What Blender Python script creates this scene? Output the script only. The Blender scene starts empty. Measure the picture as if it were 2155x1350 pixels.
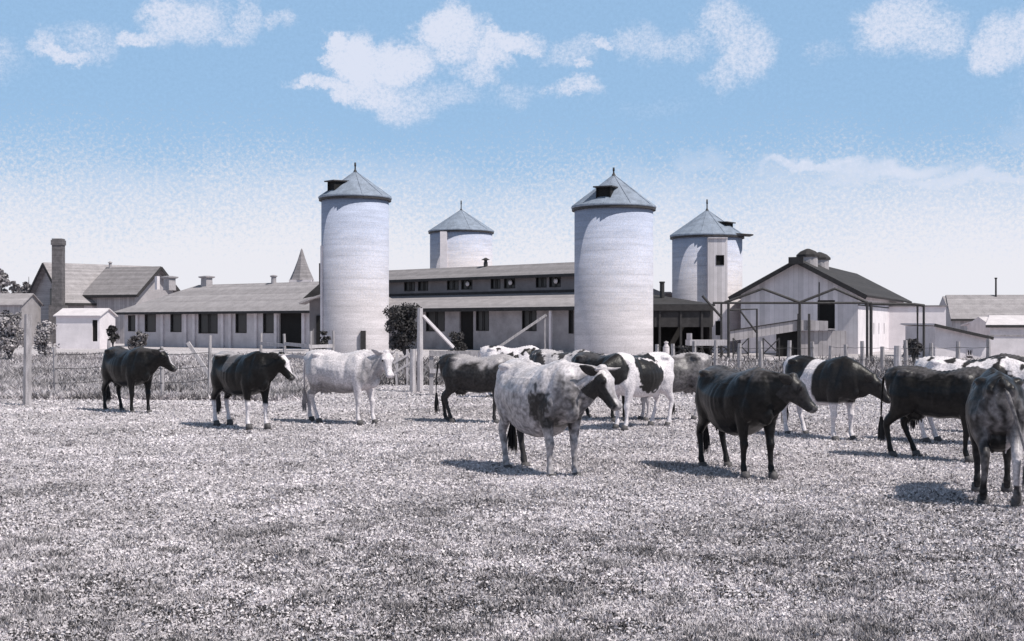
import bpy, math, random
import numpy as np
from mathutils import Vector, Matrix, noise as mnoise
random.seed(7); rng = np.random.default_rng(7)
SC = bpy.context.scene; COL = SC.collection
R = math.radians; PI = math.pi
F = 2600.0; CX = 1077.5; HY = 685.0; CH = 1.75     # focal length and horizon in photo pixels, eye height
def X(px, D): return (px-CX)*D/F
def Z(py, D): return CH-(py-HY)*D/F
def DG(py): return F*CH/(py-HY)

# ------------------------------------------------------------------ materials
def grey(v, tint=(1.015,.945,.98)): return (v*tint[0], v*tint[1], v*tint[2], 1)
def nmat(name):
    m = bpy.data.materials.new(name); m.use_nodes = True
    nt = m.node_tree; b = nt.nodes['Principled BSDF']
    return m, nt, b
def mat(name, v, var=.25, scale=3.0, rough=.85, bump=.3, stretch=(1,1,1), boards=None, board_dark=.5, v2=None,
        tint=(1.015,.945,.98), spec=.3, fine=40., metal=0.):
    """weathered procedural surface: two noises, optional board or course joints ('x','y','z' axis, spacing)"""
    m, nt, b = nmat(name); N = nt.nodes; L = nt.links
    tc = N.new('ShaderNodeTexCoord'); mp = N.new('ShaderNodeMapping'); mp.inputs['Scale'].default_value = stretch
    L.new(tc.outputs['Object'], mp.inputs['Vector'])
    n1 = N.new('ShaderNodeTexNoise'); n1.inputs['Scale'].default_value = scale; n1.inputs['Detail'].default_value = 8; n1.inputs['Roughness'].default_value = .65
    L.new(mp.outputs[0], n1.inputs['Vector'])
    n2 = N.new('ShaderNodeTexNoise'); n2.inputs['Scale'].default_value = fine; n2.inputs['Detail'].default_value = 3
    L.new(tc.outputs['Object'], n2.inputs['Vector'])
    cr = N.new('ShaderNodeValToRGB'); cr.color_ramp.elements[0].position = .3; cr.color_ramp.elements[1].position = .7
    lo = v*(1-var) if v2 is None else v2
    cr.color_ramp.elements[0].color = grey(lo, tint); cr.color_ramp.elements[1].color = grey(min(.92, v*(1+var*.6)), tint)
    L.new(n1.outputs['Fac'], cr.inputs['Fac'])
    mx = N.new('ShaderNodeMix'); mx.data_type = 'RGBA'; mx.blend_type = 'MULTIPLY'; mx.inputs['Factor'].default_value = .45
    r2 = N.new('ShaderNodeValToRGB'); r2.color_ramp.elements[0].position = .35; r2.color_ramp.elements[0].color = (.55,.55,.55,1); r2.color_ramp.elements[1].position = .6
    L.new(n2.outputs['Fac'], r2.inputs['Fac'])
    L.new(cr.outputs[0], mx.inputs['A']); L.new(r2.outputs[0], mx.inputs['B'])
    out = mx.outputs['Result']; hsrc = n1.outputs['Fac']
    if boards:
        ax, sp = boards
        sx = N.new('ShaderNodeSeparateXYZ'); L.new(tc.outputs['Object'], sx.inputs[0])
        d = N.new('ShaderNodeMath'); d.operation = 'DIVIDE'; d.inputs[1].default_value = sp
        L.new(sx.outputs['XYZ'.index(ax.upper())], d.inputs[0])
        f = N.new('ShaderNodeMath'); f.operation = 'FRACT'; L.new(d.outputs[0], f.inputs[0])
        g = N.new('ShaderNodeMath'); g.operation = 'GREATER_THAN'; g.inputs[1].default_value = .1; L.new(f.outputs[0], g.inputs[0])
        fl = N.new('ShaderNodeMath'); fl.operation = 'FLOOR'; L.new(d.outputs[0], fl.inputs[0])
        wn = N.new('ShaderNodeTexWhiteNoise'); wn.noise_dimensions = '1D'; L.new(fl.outputs[0], wn.inputs['W'])
        mr = N.new('ShaderNodeMapRange'); mr.inputs['To Min'].default_value = .75; L.new(wn.outputs['Value'], mr.inputs['Value'])
        jm = N.new('ShaderNodeMapRange'); jm.inputs['To Min'].default_value = board_dark; L.new(g.outputs[0], jm.inputs['Value'])
        mm = N.new('ShaderNodeMath'); mm.operation = 'MULTIPLY'; L.new(mr.outputs[0], mm.inputs[0]); L.new(jm.outputs[0], mm.inputs[1])
        m3 = N.new('ShaderNodeVectorMath'); m3.operation = 'SCALE'; L.new(out, m3.inputs[0]); L.new(mm.outputs[0], m3.inputs['Scale'])
        out = m3.outputs[0]
    L.new(out, b.inputs['Base Color'])
    b.inputs['Roughness'].default_value = rough; b.inputs['Specular IOR Level'].default_value = spec; b.inputs['Metallic'].default_value = metal
    bp = N.new('ShaderNodeBump'); bp.inputs['Strength'].default_value = bump; bp.inputs['Distance'].default_value = .02
    L.new(n2.outputs['Fac'], bp.inputs['Height']); L.new(bp.outputs[0], b.inputs['Normal'])
    return m
BLUE = (.84, .98, 1.22)
def silo_mat(name, v, ztint, zfade):
    """whitewashed stave wall: horizontal weather streaks, course joints, bluish wash on the upper staves"""
    m = mat(name, v*.94, var=.20, scale=.55, stretch=(.8,.8,5.5), rough=.9, bump=.5, boards=('z', .31), board_dark=.90, fine=20.)
    for nd_ in m.node_tree.nodes:
        if nd_.bl_idname == 'ShaderNodeMapRange' and abs(nd_.inputs['To Min'].default_value-.75) < 1e-4: nd_.inputs['To Min'].default_value = .93
    nt = m.node_tree; N = nt.nodes; L = nt.links; b = N['Principled BSDF']
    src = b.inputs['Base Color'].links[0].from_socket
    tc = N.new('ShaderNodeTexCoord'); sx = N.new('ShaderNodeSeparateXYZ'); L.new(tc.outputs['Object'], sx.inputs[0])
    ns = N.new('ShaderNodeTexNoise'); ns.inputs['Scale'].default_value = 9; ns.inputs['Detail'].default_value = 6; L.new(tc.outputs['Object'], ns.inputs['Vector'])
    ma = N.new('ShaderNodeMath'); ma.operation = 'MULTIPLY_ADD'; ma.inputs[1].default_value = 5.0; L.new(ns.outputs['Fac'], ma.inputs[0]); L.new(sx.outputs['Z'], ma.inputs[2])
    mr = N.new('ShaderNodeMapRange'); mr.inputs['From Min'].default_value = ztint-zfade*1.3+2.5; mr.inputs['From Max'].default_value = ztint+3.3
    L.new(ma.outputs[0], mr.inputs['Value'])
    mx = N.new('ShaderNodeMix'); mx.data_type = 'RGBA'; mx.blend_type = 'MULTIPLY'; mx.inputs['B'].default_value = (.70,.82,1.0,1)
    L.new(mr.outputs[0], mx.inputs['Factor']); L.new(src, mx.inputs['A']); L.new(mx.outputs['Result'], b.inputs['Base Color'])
    return m
MT = {}
MT['stucco'] = mat('stucco', .56, scale=1.2, var=.2)
MT['barn_wall'] = mat('barn_wall', .36, scale=1.0, var=.3)
MT['stucco_dark'] = mat('stucco_dark', .20, scale=1.2, var=.25)
MT['stucco_light'] = mat('stucco_light', .66, scale=1.2, var=.2)
MT['white_board'] = mat('white_board', .74, scale=1.5, var=.12, boards=('x', .25), board_dark=.75)
MT['white_wash'] = mat('white_wash', .74, scale=1.0, var=.15)
MT['grey_board'] = mat('grey_board', .46, scale=1.5, var=.2, boards=('x', .25), board_dark=.6)
MT['gable_board'] = mat('gable_board', .80, scale=1.2, var=.15, boards=('x', .3), board_dark=.86)
MT['clap'] = mat('clapboard', .42, scale=1.5, var=.15, boards=('z', .18), board_dark=.6)
MT['dark_wood'] = mat('dark_wood', .045, scale=3, var=.4)
MT['old_wood'] = mat('old_wood', .40, scale=4, var=.5, stretch=(4,4,.6), fine=60)
MT['pale_wood'] = mat('pale_wood', .52, scale=4, var=.35, stretch=(4,4,.6), fine=60)
MT['plank'] = mat('plank', .42, scale=4, var=.5, boards=('z', .16), board_dark=.35)
MT['roof_pale'] = mat('roof_pale', .40, scale=1.6, var=.22, boards=('z', .11), board_dark=.72, fine=14)
MT['roof_mid'] = mat('roof_mid', .30, scale=1.6, var=.22, boards=('z', .11), board_dark=.7, fine=14)
MT['roof_dark'] = mat('roof_dark', .06, scale=2, var=.35, boards=('z', .1), board_dark=.6, fine=14)
MT['roof_white'] = mat('roof_white', .66, scale=1.6, var=.15)
MT['roof_blue'] = mat('roof_blue', .31, scale=2.2, var=.3, tint=BLUE, rough=.6, fine=18, bump=.3)
MT['steel'] = mat('steel', .05, scale=8, var=.5, rough=.6)
MT['interior'] = mat('interior', .012, scale=2, var=.3)
MT['shutter'] = mat('shutter', .04, scale=2, var=.3, boards=('z', .1))
MT['brick'] = mat('brick', .16, scale=3, var=.4, boards=('z', .09), board_dark=1.5, fine=22)
MT['vent_metal'] = mat('vent_metal', .38, scale=3, var=.25, rough=.6)
MT['stone'] = mat('stone', .34, scale=6, var=.5)
g, gnt, gb = nmat('window_glass'); gb.inputs['Base Color'].default_value = (.01,.01,.011,1); gb.inputs['Roughness'].default_value = .35; MT['glass'] = g
def bark(): return mat('bark', .10, scale=8, var=.5, stretch=(3,3,.5))
MT['bark'] = bark()
def vcmat(name, rough=.6, spec=.3, trans=0., noise_amt=.25, nscale=60., sheen=0.):
    m, nt, b = nmat(name); N = nt.nodes; L = nt.links
    a = N.new('ShaderNodeAttribute'); a.attribute_name = 'coat'
    tc = N.new('ShaderNodeTexCoord')
    n = N.new('ShaderNodeTexNoise'); n.inputs['Scale'].default_value = nscale; n.inputs['Detail'].default_value = 4; L.new(tc.outputs['Object'], n.inputs['Vector'])
    mr = N.new('ShaderNodeMapRange'); mr.inputs['From Min'].default_value = .3; mr.inputs['From Max'].default_value = .7
    mr.inputs['To Min'].default_value = 1-noise_amt; mr.inputs['To Max'].default_value = 1+noise_amt*.5; L.new(n.outputs['Fac'], mr.inputs['Value'])
    s = N.new('ShaderNodeVectorMath'); s.operation = 'SCALE'; L.new(a.outputs['Color'], s.inputs[0]); L.new(mr.outputs[0], s.inputs['Scale'])
    L.new(s.outputs[0], b.inputs['Base Color'])
    b.inputs['Roughness'].default_value = rough; b.inputs['Specular IOR Level'].default_value = spec
    if sheen: b.inputs['Sheen Weight'].default_value = sheen; b.inputs['Sheen Roughness'].default_value = .4
    bp = N.new('ShaderNodeBump'); bp.inputs['Strength'].default_value = .35; bp.inputs['Distance'].default_value = .01
    L.new(n.outputs['Fac'], bp.inputs['Height']); L.new(bp.outputs[0], b.inputs['Normal'])
    return m
MT['coat'] = vcmat('cow_coat', rough=.40, spec=.22, noise_amt=.35, nscale=38)
MT['leaf'] = vcmat('leaf', rough=.7, noise_amt=.3, nscale=3)
MT['grass'] = vcmat('grass_blade', rough=.75, spec=.15, noise_amt=.3, nscale=.7)
MT['ear_dark'] = mat('ear_dark', .03, scale=20, var=.4, rough=.6)
MT['ear_pale'] = mat('ear_pale', .5, scale=20, var=.3, rough=.7)
MT['horn'] = mat('horn', .5, scale=12, var=.3, rough=.5)
MT['hoof'] = mat('hoof', .10, scale=12, var=.4, rough=.6)
MT['eye'] = mat('eye', .01, scale=3, var=.1, rough=.15)

# ------------------------------------------------------------------ object helpers
def setp(o, label=None, cat=None, group=None, kind=None):
    if label: o['label'] = label
    if cat: o['category'] = cat
    if group: o['group'] = group
    if kind: o['kind'] = kind
    return o
def thing(name, x, y, rz=0, label=None, cat=None, group=None, z=0):
    o = bpy.data.objects.new(name, None); COL.objects.link(o); o.location = (x, y, z); o.rotation_euler = (0, 0, rz); o.empty_display_size = .3
    return setp(o, label, cat, group)
def frame_normal(t):
    t = Vector(t).normalized()
    a = Vector((0,0,1)) if abs(t.z) < .9 else Vector((1,0,0))
    s = a.cross(t).normalized(); return s, t.cross(s).normalized()
class M:
    def __init__(s): s.v = []; s.f = []
    def add(s, vs, fs):
        b = len(s.v); s.v += [tuple(p) for p in vs]; s.f += [tuple(i+b for i in f) for f in fs]; return s
    def box(s, x0, x1, y0, y1, z0, z1):
        return s.add([(x0,y0,z0),(x1,y0,z0),(x1,y1,z0),(x0,y1,z0),(x0,y0,z1),(x1,y0,z1),(x1,y1,z1),(x0,y1,z1)],
                     [(0,3,2,1),(4,5,6,7),(0,1,5,4),(1,2,6,5),(2,3,7,6),(3,0,4,7)])
    def slab(s, a, b, c, d, t):
        """quad a b c d (counter-clockwise from outside) given thickness t inwards"""
        a, b, c, d = map(Vector, (a,b,c,d)); n = (b-a).cross(d-a)
        if n.length < 1e-9: n = (c-a).cross(d-a)
        n = n.normalized()*t
        return s.add([a,b,c,d,a-n,b-n,c-n,d-n], [(0,1,2,3),(7,6,5,4),(0,4,5,1),(1,5,6,2),(2,6,7,3),(3,7,4,0)])
    def prism(s, poly, axis, a0, a1):
        """poly in the two other axes, extruded along axis"""
        n = len(poly); vs = []
        for a in (a0, a1):
            for p in poly:
                vs.append({'x':(a,p[0],p[1]), 'y':(p[0],a,p[1]), 'z':(p[0],p[1],a)}[axis])
        fs = [tuple(range(n)), tuple(range(2*n-1, n-1, -1))]+[(i, i+n, (i+1)%n+n, (i+1)%n) for i in range(n)]
        return s.add(vs, fs)
    def bar(s, p, q, w, h=None):
        h = h or w; p, q = Vector(p), Vector(q); sd, up = frame_normal(q-p); sd *= w/2; up *= h/2
        vs = [e+a*sd+b*up for e in (p,q) for a,b in ((-1,-1),(1,-1),(1,1),(-1,1))]
        return s.add(vs, [(0,1,2,3),(7,6,5,4),(0,4,5,1),(1,5,6,2),(2,6,7,3),(3,7,4,0)])
    def tube(s, pts, rad, n=10, cap=True, side=None):
        """rad: list of r or (r_side, r_up)"""
        pts = [Vector(p) for p in pts]; k = len(pts); vs = []; 
        for i, p in enumerate(pts):
            t = pts[min(i+1,k-1)]-pts[max(i-1,0)]
            if side is None: sd, up = frame_normal(t)
            else:
                sd = Vector(side); sd = (sd - sd.dot(t.normalized())*t.normalized()).normalized(); up = t.normalized().cross(sd)
            r = rad[i] if isinstance(rad, (list,tuple)) else rad
            rs, ru = r if isinstance(r, (list,tuple)) else (r, r)
            for j in range(n):
                a = 2*PI*j/n; vs.append(p+sd*math.cos(a)*rs+up*math.sin(a)*ru)
        fs = [(i*n+j, i*n+(j+1)%n, (i+1)*n+(j+1)%n, (i+1)*n+j) for i in range(k-1) for j in range(n)]
        if cap: fs += [tuple(range(n-1,-1,-1)), tuple(range((k-1)*n, k*n))]
        return s.add(vs, fs)
    def lathe(s, prof, n=32, c=(0,0), cap=True, a0=0.):
        vs = [(c[0]+r*math.cos(a0+2*PI*j/n), c[1]+r*math.sin(a0+2*PI*j/n), z) for r, z in prof for j in range(n)]; k = len(prof)
        fs = [(i*n+j, i*n+(j+1)%n, (i+1)*n+(j+1)%n, (i+1)*n+j) for i in range(k-1) for j in range(n)]
        if cap: fs += [tuple(range(n-1,-1,-1)), tuple(range((k-1)*n, k*n))]
        return s.add(vs, fs)
    def ball(s, c, r, n=12, m=8):
        c = Vector(c); r = Vector(r) if isinstance(r, (tuple,list)) else Vector((r,r,r)); vs = []; 
        for i in range(m+1):
            th = PI*i/m
            for j in range(n):
                a = 2*PI*j/n; vs.append((c.x+r.x*math.sin(th)*math.cos(a), c.y+r.y*math.sin(th)*math.sin(a), c.z-r.z*math.cos(th)))
        fs = [(i*n+j, i*n+(j+1)%n, (i+1)*n+(j+1)%n, (i+1)*n+j) for i in range(m) for j in range(n)]
        return s.add(vs, fs)
    def opens(s, x0, x1, z0, z1, y0, y1, ops):
        """wall slab with rectangular openings (a,b,c,d)=x range, z range"""
        xs = sorted({x0, x1} | {min(max(v,x0),x1) for o in ops for v in o[:2]})
        for a, b in zip(xs, xs[1:]):
            if b-a < 1e-4: continue
            c = (a+b)/2; zs = sorted((o[2], o[3]) for o in ops if o[0] < c < o[1]); z = z0
            for p, q in zs:
                if p > z+1e-4: s.box(a, b, y0, y1, z, p)
                z = max(z, q)
            if z < z1-1e-4: s.box(a, b, y0, y1, z, z1)
        return s
    def build(s, name, m, parent=None, smooth=False, bevel=0):
        me = bpy.data.meshes.new(name); me.from_pydata(s.v, [], s.f); me.validate()
        me.materials.append(MT[m] if isinstance(m, str) else m)
        if smooth: me.polygons.foreach_set('use_smooth', [True]*len(me.polygons))
        o = bpy.data.objects.new(name, me); COL.objects.link(o)
        if parent is not None: o.parent = parent
        if bevel:
            md = o.modifiers.new('b', 'BEVEL'); md.width = bevel; md.segments = 2; md.limit_method = 'ANGLE'
        return o
def window(parent, x0, x1, z0, z1, y, d=-1, bars=1, fw=.07, glass='glass', frame='white_wash', lights=True):
    """frame + pane in an opening of a wall whose outer face is y; d=-1 when outside is -y"""
    fr = M(); yo = y+d*.03; yi = y-d*.06; a, b = min(yo,yi), max(yo,yi)
    fr.box(x0, x0+fw, a, b, z0, z1).box(x1-fw, x1, a, b, z0, z1).box(x0+fw, x1-fw, a, b, z1-fw, z1).box(x0+fw, x1-fw, a, b, z0, z0+fw)
    for k in range(bars):
        c = x0+(x1-x0)*(k+1)/(bars+1); fr.box(c-.02, c+.02, a+.01, b-.01, z0+fw, z1-fw)
    o = fr.build('window', frame, parent)
    yp = y-d*.10; M().box(x0+fw*.5, x1-fw*.5, min(yp, yp-d*.02), max(yp, yp-d*.02), z0+fw*.5, z1-fw*.5).build('pane', glass, o)
    return o

# ------------------------------------------------------------------ camera, light, sky
cam = bpy.data.cameras.new('camera'); co = bpy.data.objects.new('camera', cam); COL.objects.link(co)
co.location = (0,0,CH); co.rotation_euler = (PI/2,0,0)
cam.sensor_width = 36; cam.lens = 36*F/2155; cam.shift_y = (HY-675)/2155; cam.clip_end = 6000; cam.clip_start = .1
SC.camera = co
SEL = 54; saz = R(-32)       # sun height; azimuth measured from +X, negative = towards the camera side
sd = Vector((math.cos(R(SEL))*math.cos(saz), math.cos(R(SEL))*math.sin(saz), math.sin(R(SEL))))
sl = bpy.data.lights.new('sun', 'SUN'); sl.energy = 5.0; sl.angle = R(.6); sl.color = (1.0,.95,.89)
so = bpy.data.objects.new('sun', sl); COL.objects.link(so); so.rotation_euler = sd.to_track_quat('Z','Y').to_euler(); so.location = (0,0,30)

W = bpy.data.worlds.new('World'); SC.world = W; W.use_nodes = True
nt = W.node_tree; N = nt.nodes; L = nt.links; N.clear()
out = N.new('ShaderNodeOutputWorld'); bg = N.new('ShaderNodeBackground'); L.new(bg.outputs[0], out.inputs[0]); bg.inputs['Strength'].default_value = .1
sky = N.new('ShaderNodeTexSky'); sky.sky_type = 'NISHITA'; sky.sun_disc = False; sky.sun_elevation = R(SEL); sky.sun_rotation = PI/2-saz
sky.air_density = 1.0; sky.dust_density = .6; sky.ozone_density = 1.2
tc = N.new('ShaderNodeTexCoord'); sp = N.new('ShaderNodeSeparateXYZ'); L.new(tc.outputs['Generated'], sp.inputs[0])
def mth(op, a, b=None, c=None, clamp=False):
    n = N.new('ShaderNodeMath'); n.operation = op; n.use_clamp = clamp
    for i, v in enumerate((a,b,c)):
        if v is None: continue
        if isinstance(v, (int,float)): n.inputs[i].default_value = v
        else: L.new(v, n.inputs[i])
    return n.outputs[0]
hyp = mth('MAXIMUM', mth('POWER', mth('ADD', mth('MULTIPLY', sp.outputs[0], sp.outputs[0]), mth('MULTIPLY', sp.outputs[1], sp.outputs[1])), .5), .05)
el = mth('DIVIDE', sp.outputs[2], hyp)                    # tangent of the elevation
az = mth('ARCTAN2', sp.outputs[0], sp.outputs[1])         # bearing from +Y
cv = N.new('ShaderNodeCombineXYZ'); L.new(az, cv.inputs[0]); L.new(el, cv.inputs[1])
def tnoise(scale, detail=6, rough=.6):
    n = N.new('ShaderNodeTexNoise'); n.inputs['Scale'].default_value = scale; n.inputs['Detail'].default_value = detail; n.inputs['Roughness'].default_value = rough
    L.new(cv.outputs[0], n.inputs['Vector']); return n.outputs['Fac']
nw2 = tnoise(13, 7, .6); nf2 = tnoise(47, 6, .7); nb = tnoise(16, 8, .65); nf = tnoise(55, 6, .7); ng = tnoise(330, 3, .75); nw = tnoise(4.5, 6, .6)
# puffs: photo centre x,y, radii, weight
puffs = [(85,95,30,32,.6),(120,118,50,16,.8),(190,85,60,42,.5),(160,70,60,30,.4),(300,85,55,16,.75),(390,50,80,48,.7),(350,20,40,30,.75),(450,75,70,20,.55),(515,38,38,40,.6),(590,48,34,22,.5),
         (705,90,28,30,1.05),(715,135,36,30,1.0),(760,130,55,60,1.1),(840,130,75,38,1.0),(700,180,75,13,.9),(720,205,30,26,.9),(780,195,80,42,.85),(850,215,70,48,.65),(930,205,70,36,.5),
         (955,72,66,52,.95),(1070,92,62,24,.9),(1035,125,40,28,.8),(1000,150,48,32,.65),(1080,205,60,30,.4),(1215,188,62,22,.72),(1200,112,60,26,.5),(1275,95,32,14,.7),(1225,138,26,14,.75),
         (1355,75,55,42,.5),(1400,95,60,35,.5),(1455,88,34,18,.45),(1510,62,58,48,.62),(1570,118,58,62,.66),(1510,165,48,45,.55),(1380,225,90,22,.2),
         (1880,50,75,62,.72),(1945,70,60,48,.66),(1835,85,42,38,.5),(1735,105,24,24,.35),(2090,90,62,48,.75),(2150,75,50,50,.7),(2150,270,40,40,.3),(760,410,300,85,.30),(650,360,60,14,.3),
         (1470,330,60,20,.4),(1720,352,120,14,.72),(1870,360,130,22,.68),(2040,388,140,15,.62),(1600,425,380,85,.36),(1980,450,380,85,.38),(700,105,1,1,0),(430,410,300,50,.30),(120,430,300,60,.26),(1080,440,320,60,.28),
         (-200,120,160,70,.8),(-520,200,220,80,.8),(2450,150,200,80,.8),(2900,90,260,90,.8)]
wa = mth('ADD', az, mth('MULTIPLY', mth('SUBTRACT', nb, .5), .085)); we_ = mth('ADD', el, mth('MULTIPLY', mth('SUBTRACT', nw2, .5), .060))
wa = mth('ADD', wa, mth('MULTIPLY', mth('SUBTRACT', nf, .5), .022)); we_ = mth('ADD', we_, mth('MULTIPLY', mth('SUBTRACT', nf2, .5), .020))
dens = None
for (px, py, rx, ry, w) in puffs:
    bx = math.atan2(px-CX, F); ce = math.cos(bx); ex = (HY-py)/F*ce
    dx = mth('MULTIPLY', mth('SUBTRACT', wa, bx), F/rx*.84); dy = mth('MULTIPLY', mth('SUBTRACT', we_, ex), F/ry*.84)
    q = mth('ADD', mth('MULTIPLY', dx, dx), mth('MULTIPLY', dy, dy))
    v = mth('MULTIPLY', mth('EXPONENT', mth('MULTIPLY', mth('MULTIPLY', q, q), -1.0)), w)
    dens = v if dens is None else mth('MAXIMUM', dens, v)
# print-fine breakup inside the cloud bodies
bk = mth('ADD', mth('MULTIPLY', mth('SUBTRACT', nf, .5), .75), mth('MULTIPLY', mth('SUBTRACT', ng, .5), 1.5))
bk = mth('ADD', bk, mth('MULTIPLY', mth('SUBTRACT', nb, .5), .45))
s = mth('ADD', dens, mth('MULTIPLY', bk, mth('POWER', mth('MINIMUM', dens, 1.0), .6)))
cl = N.new('ShaderNodeMapRange'); cl.interpolation_type = 'SMOOTHSTEP'; cl.inputs['From Min'].default_value = .10; cl.inputs['From Max'].default_value = 1.0; L.new(s, cl.inputs['Value'])
cl.inputs['To Max'].default_value = .92
# pale air towards the horizon
hz = mth('ADD', el, mth('MULTIPLY', mth('SUBTRACT', ng, .5), .16)); hz = mth('ADD', hz, mth('MULTIPLY', mth('SUBTRACT', nw, .5), -.08))
hr = N.new('ShaderNodeMapRange'); hr.interpolation_type = 'SMOOTHSTEP'; hr.inputs['From Min'].default_value = .158; hr.inputs['From Max'].default_value = .048
hr.inputs['To Min'].default_value = 0; hr.inputs['To Max'].default_value = .96; L.new(hz, hr.inputs['Value'])
# sky texture eased towards the pale postcard blue
mA = N.new('ShaderNodeMix'); mA.data_type = 'RGBA'; mA.inputs['Factor'].default_value = .82; L.new(sky.outputs[0], mA.inputs['A']); mA.inputs['B'].default_value = (3.35,5.45,8.2,1)
gm = mth('ADD', 1.0, mth('MULTIPLY', mth('SUBTRACT', ng, .5), .22)); gs = N.new('ShaderNodeVectorMath'); gs.operation = 'SCALE'; L.new(mA.outputs['Result'], gs.inputs[0]); L.new(gm, gs.inputs['Scale'])
mB = N.new('ShaderNodeMix'); mB.data_type = 'RGBA'; L.new(hr.outputs[0], mB.inputs['Factor']); L.new(gs.outputs[0], mB.inputs['A']); mB.inputs['B'].default_value = (8.5,8.45,9.0,1)
mC = N.new('ShaderNodeMix'); mC.data_type = 'RGBA'; L.new(cl.outputs[0], mC.inputs['Factor']); L.new(mB.outputs['Result'], mC.inputs['A']); mC.inputs['B'].default_value = (7.5,7.9,9.2,1)
zn = N.new('ShaderNodeMapRange'); zn.interpolation_type = 'SMOOTHSTEP'; zn.inputs['From Min'].default_value = .34; zn.inputs['From Max'].default_value = .9; L.new(el, zn.inputs['Value'])
mD = N.new('ShaderNodeMix'); mD.data_type = 'RGBA'; L.new(zn.outputs[0], mD.inputs['Factor']); L.new(mC.outputs['Result'], mD.inputs['A']); mD.inputs['B'].default_value = (1.7,1.85,2.15,1)   # unseen sky overhead greyed down, added to cut blue ambient and deepen shadows
L.new(mD.outputs['Result'], bg.inputs['Color'])
SC.view_settings.view_transform = 'Standard'; SC.view_settings.look = 'None'; SC.view_settings.exposure = 0; SC.view_settings.gamma = 1

# ------------------------------------------------------------------ ground
def vnoise(x, y, sc, seed=0):
    """cheap value noise, vectorised"""
    r = np.random.default_rng(seed).random((256,256)); u = (x/sc)%256; v = (y/sc)%256
    i = np.floor(u).astype(int)%256; j = np.floor(v).astype(int)%256; fu = u-np.floor(u); fv = v-np.floor(v); fu = fu*fu*(3-2*fu); fv = fv*fv*(3-2*fv)
    i2 = (i+1)%256; j2 = (j+1)%256
    return (r[i,j]*(1-fu)+r[i2,j]*fu)*(1-fv)+(r[i,j2]*(1-fu)+r[i2,j2]*fu)*fv
def GZ(x, y): return .07*(vnoise(x+500, y+500, 5., 3)-.5)+.035*(vnoise(x+500, y+500, 1.1, 4)-.5)
def ground():
    xs = np.concatenate([-np.geomspace(2500, 21, 26), np.linspace(-20, 20, 201), np.geomspace(21, 2500, 26)])
    ys = np.concatenate([[-2500,-600,-100,-20], np.linspace(2, 34, 190), np.geomspace(35, 3000, 44)])
    YY, XX = np.meshgrid(ys, xs, indexing='ij'); ZZ = GZ(XX.ravel(), YY.ravel())*((np.abs(XX.ravel()) < 20.2) & (YY.ravel() > 0) & (YY.ravel() < 35)); v = list(zip(XX.ravel().tolist(), YY.ravel().tolist(), ZZ.tolist())); n = len(xs)
    f = [(j*n+i, j*n+i+1, (j+1)*n+i+1, (j+1)*n+i) for j in range(len(ys)-1) for i in range(n-1)]
    m, nt, b = nmat('pasture'); N = nt.nodes; L = nt.links
    tc = N.new('ShaderNodeTexCoord')
    def nz(s, d=6, r=.65, st=(1,1,1)):
        mp = N.new('ShaderNodeMapping'); mp.inputs['Scale'].default_value = st; L.new(tc.outputs['Object'], mp.inputs[0])
        k = N.new('ShaderNodeTexNoise'); k.inputs['Scale'].default_value = s; k.inputs['Detail'].default_value = d; k.inputs['Roughness'].default_value = r
        L.new(mp.outputs[0], k.inputs['Vector']); return k.outputs['Fac']
    a, c, d = nz(.35, 5, .6, (.6,1,1)), nz(5, 8, .75), nz(38, 4, .7)
    s1 = N.new('ShaderNodeMath'); s1.operation = 'MULTIPLY_ADD'; s1.inputs[1].default_value = .9; L.new(c, s1.inputs[0]); L.new(a, s1.inputs[2])
    s2 = N.new('ShaderNodeMath'); s2.operation = 'MULTIPLY_ADD'; s2.inputs[1].default_value = .9; L.new(d, s2.inputs[0]); L.new(s1.outputs[0], s2.inputs[2])
    cr = N.new('ShaderNodeValToRGB'); e = cr.color_ramp.elements; e[0].position = 0; e[1].position = 1
    mr = N.new('ShaderNodeMapRange'); mr.inputs['From Min'].default_value = 1.05; mr.inputs['From Max'].default_value = 1.75; L.new(s2.outputs[0], mr.inputs['Value'])
    e[0].color = grey(.14); e[1].color = grey(.66); q = cr.color_ramp.elements.new(.40); q.color = grey(.44)
    L.new(mr.outputs[0], cr.inputs['Fac']); L.new(cr.outputs[0], b.inputs['Base Color']); b.inputs['Roughness'].default_value = .95; b.inputs['Specular IOR Level'].default_value = .1
    bp = N.new('ShaderNodeBump'); bp.inputs['Strength'].default_value = .8; bp.inputs['Distance'].default_value = .05; L.new(s2.outputs[0], bp.inputs['Height']); L.new(bp.outputs[0], b.inputs['Normal'])
    mm = M(); mm.v = v; mm.f = f; o = mm.build('ground', m, None, smooth=True); setp(o, kind='structure'); return o
ground()

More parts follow.
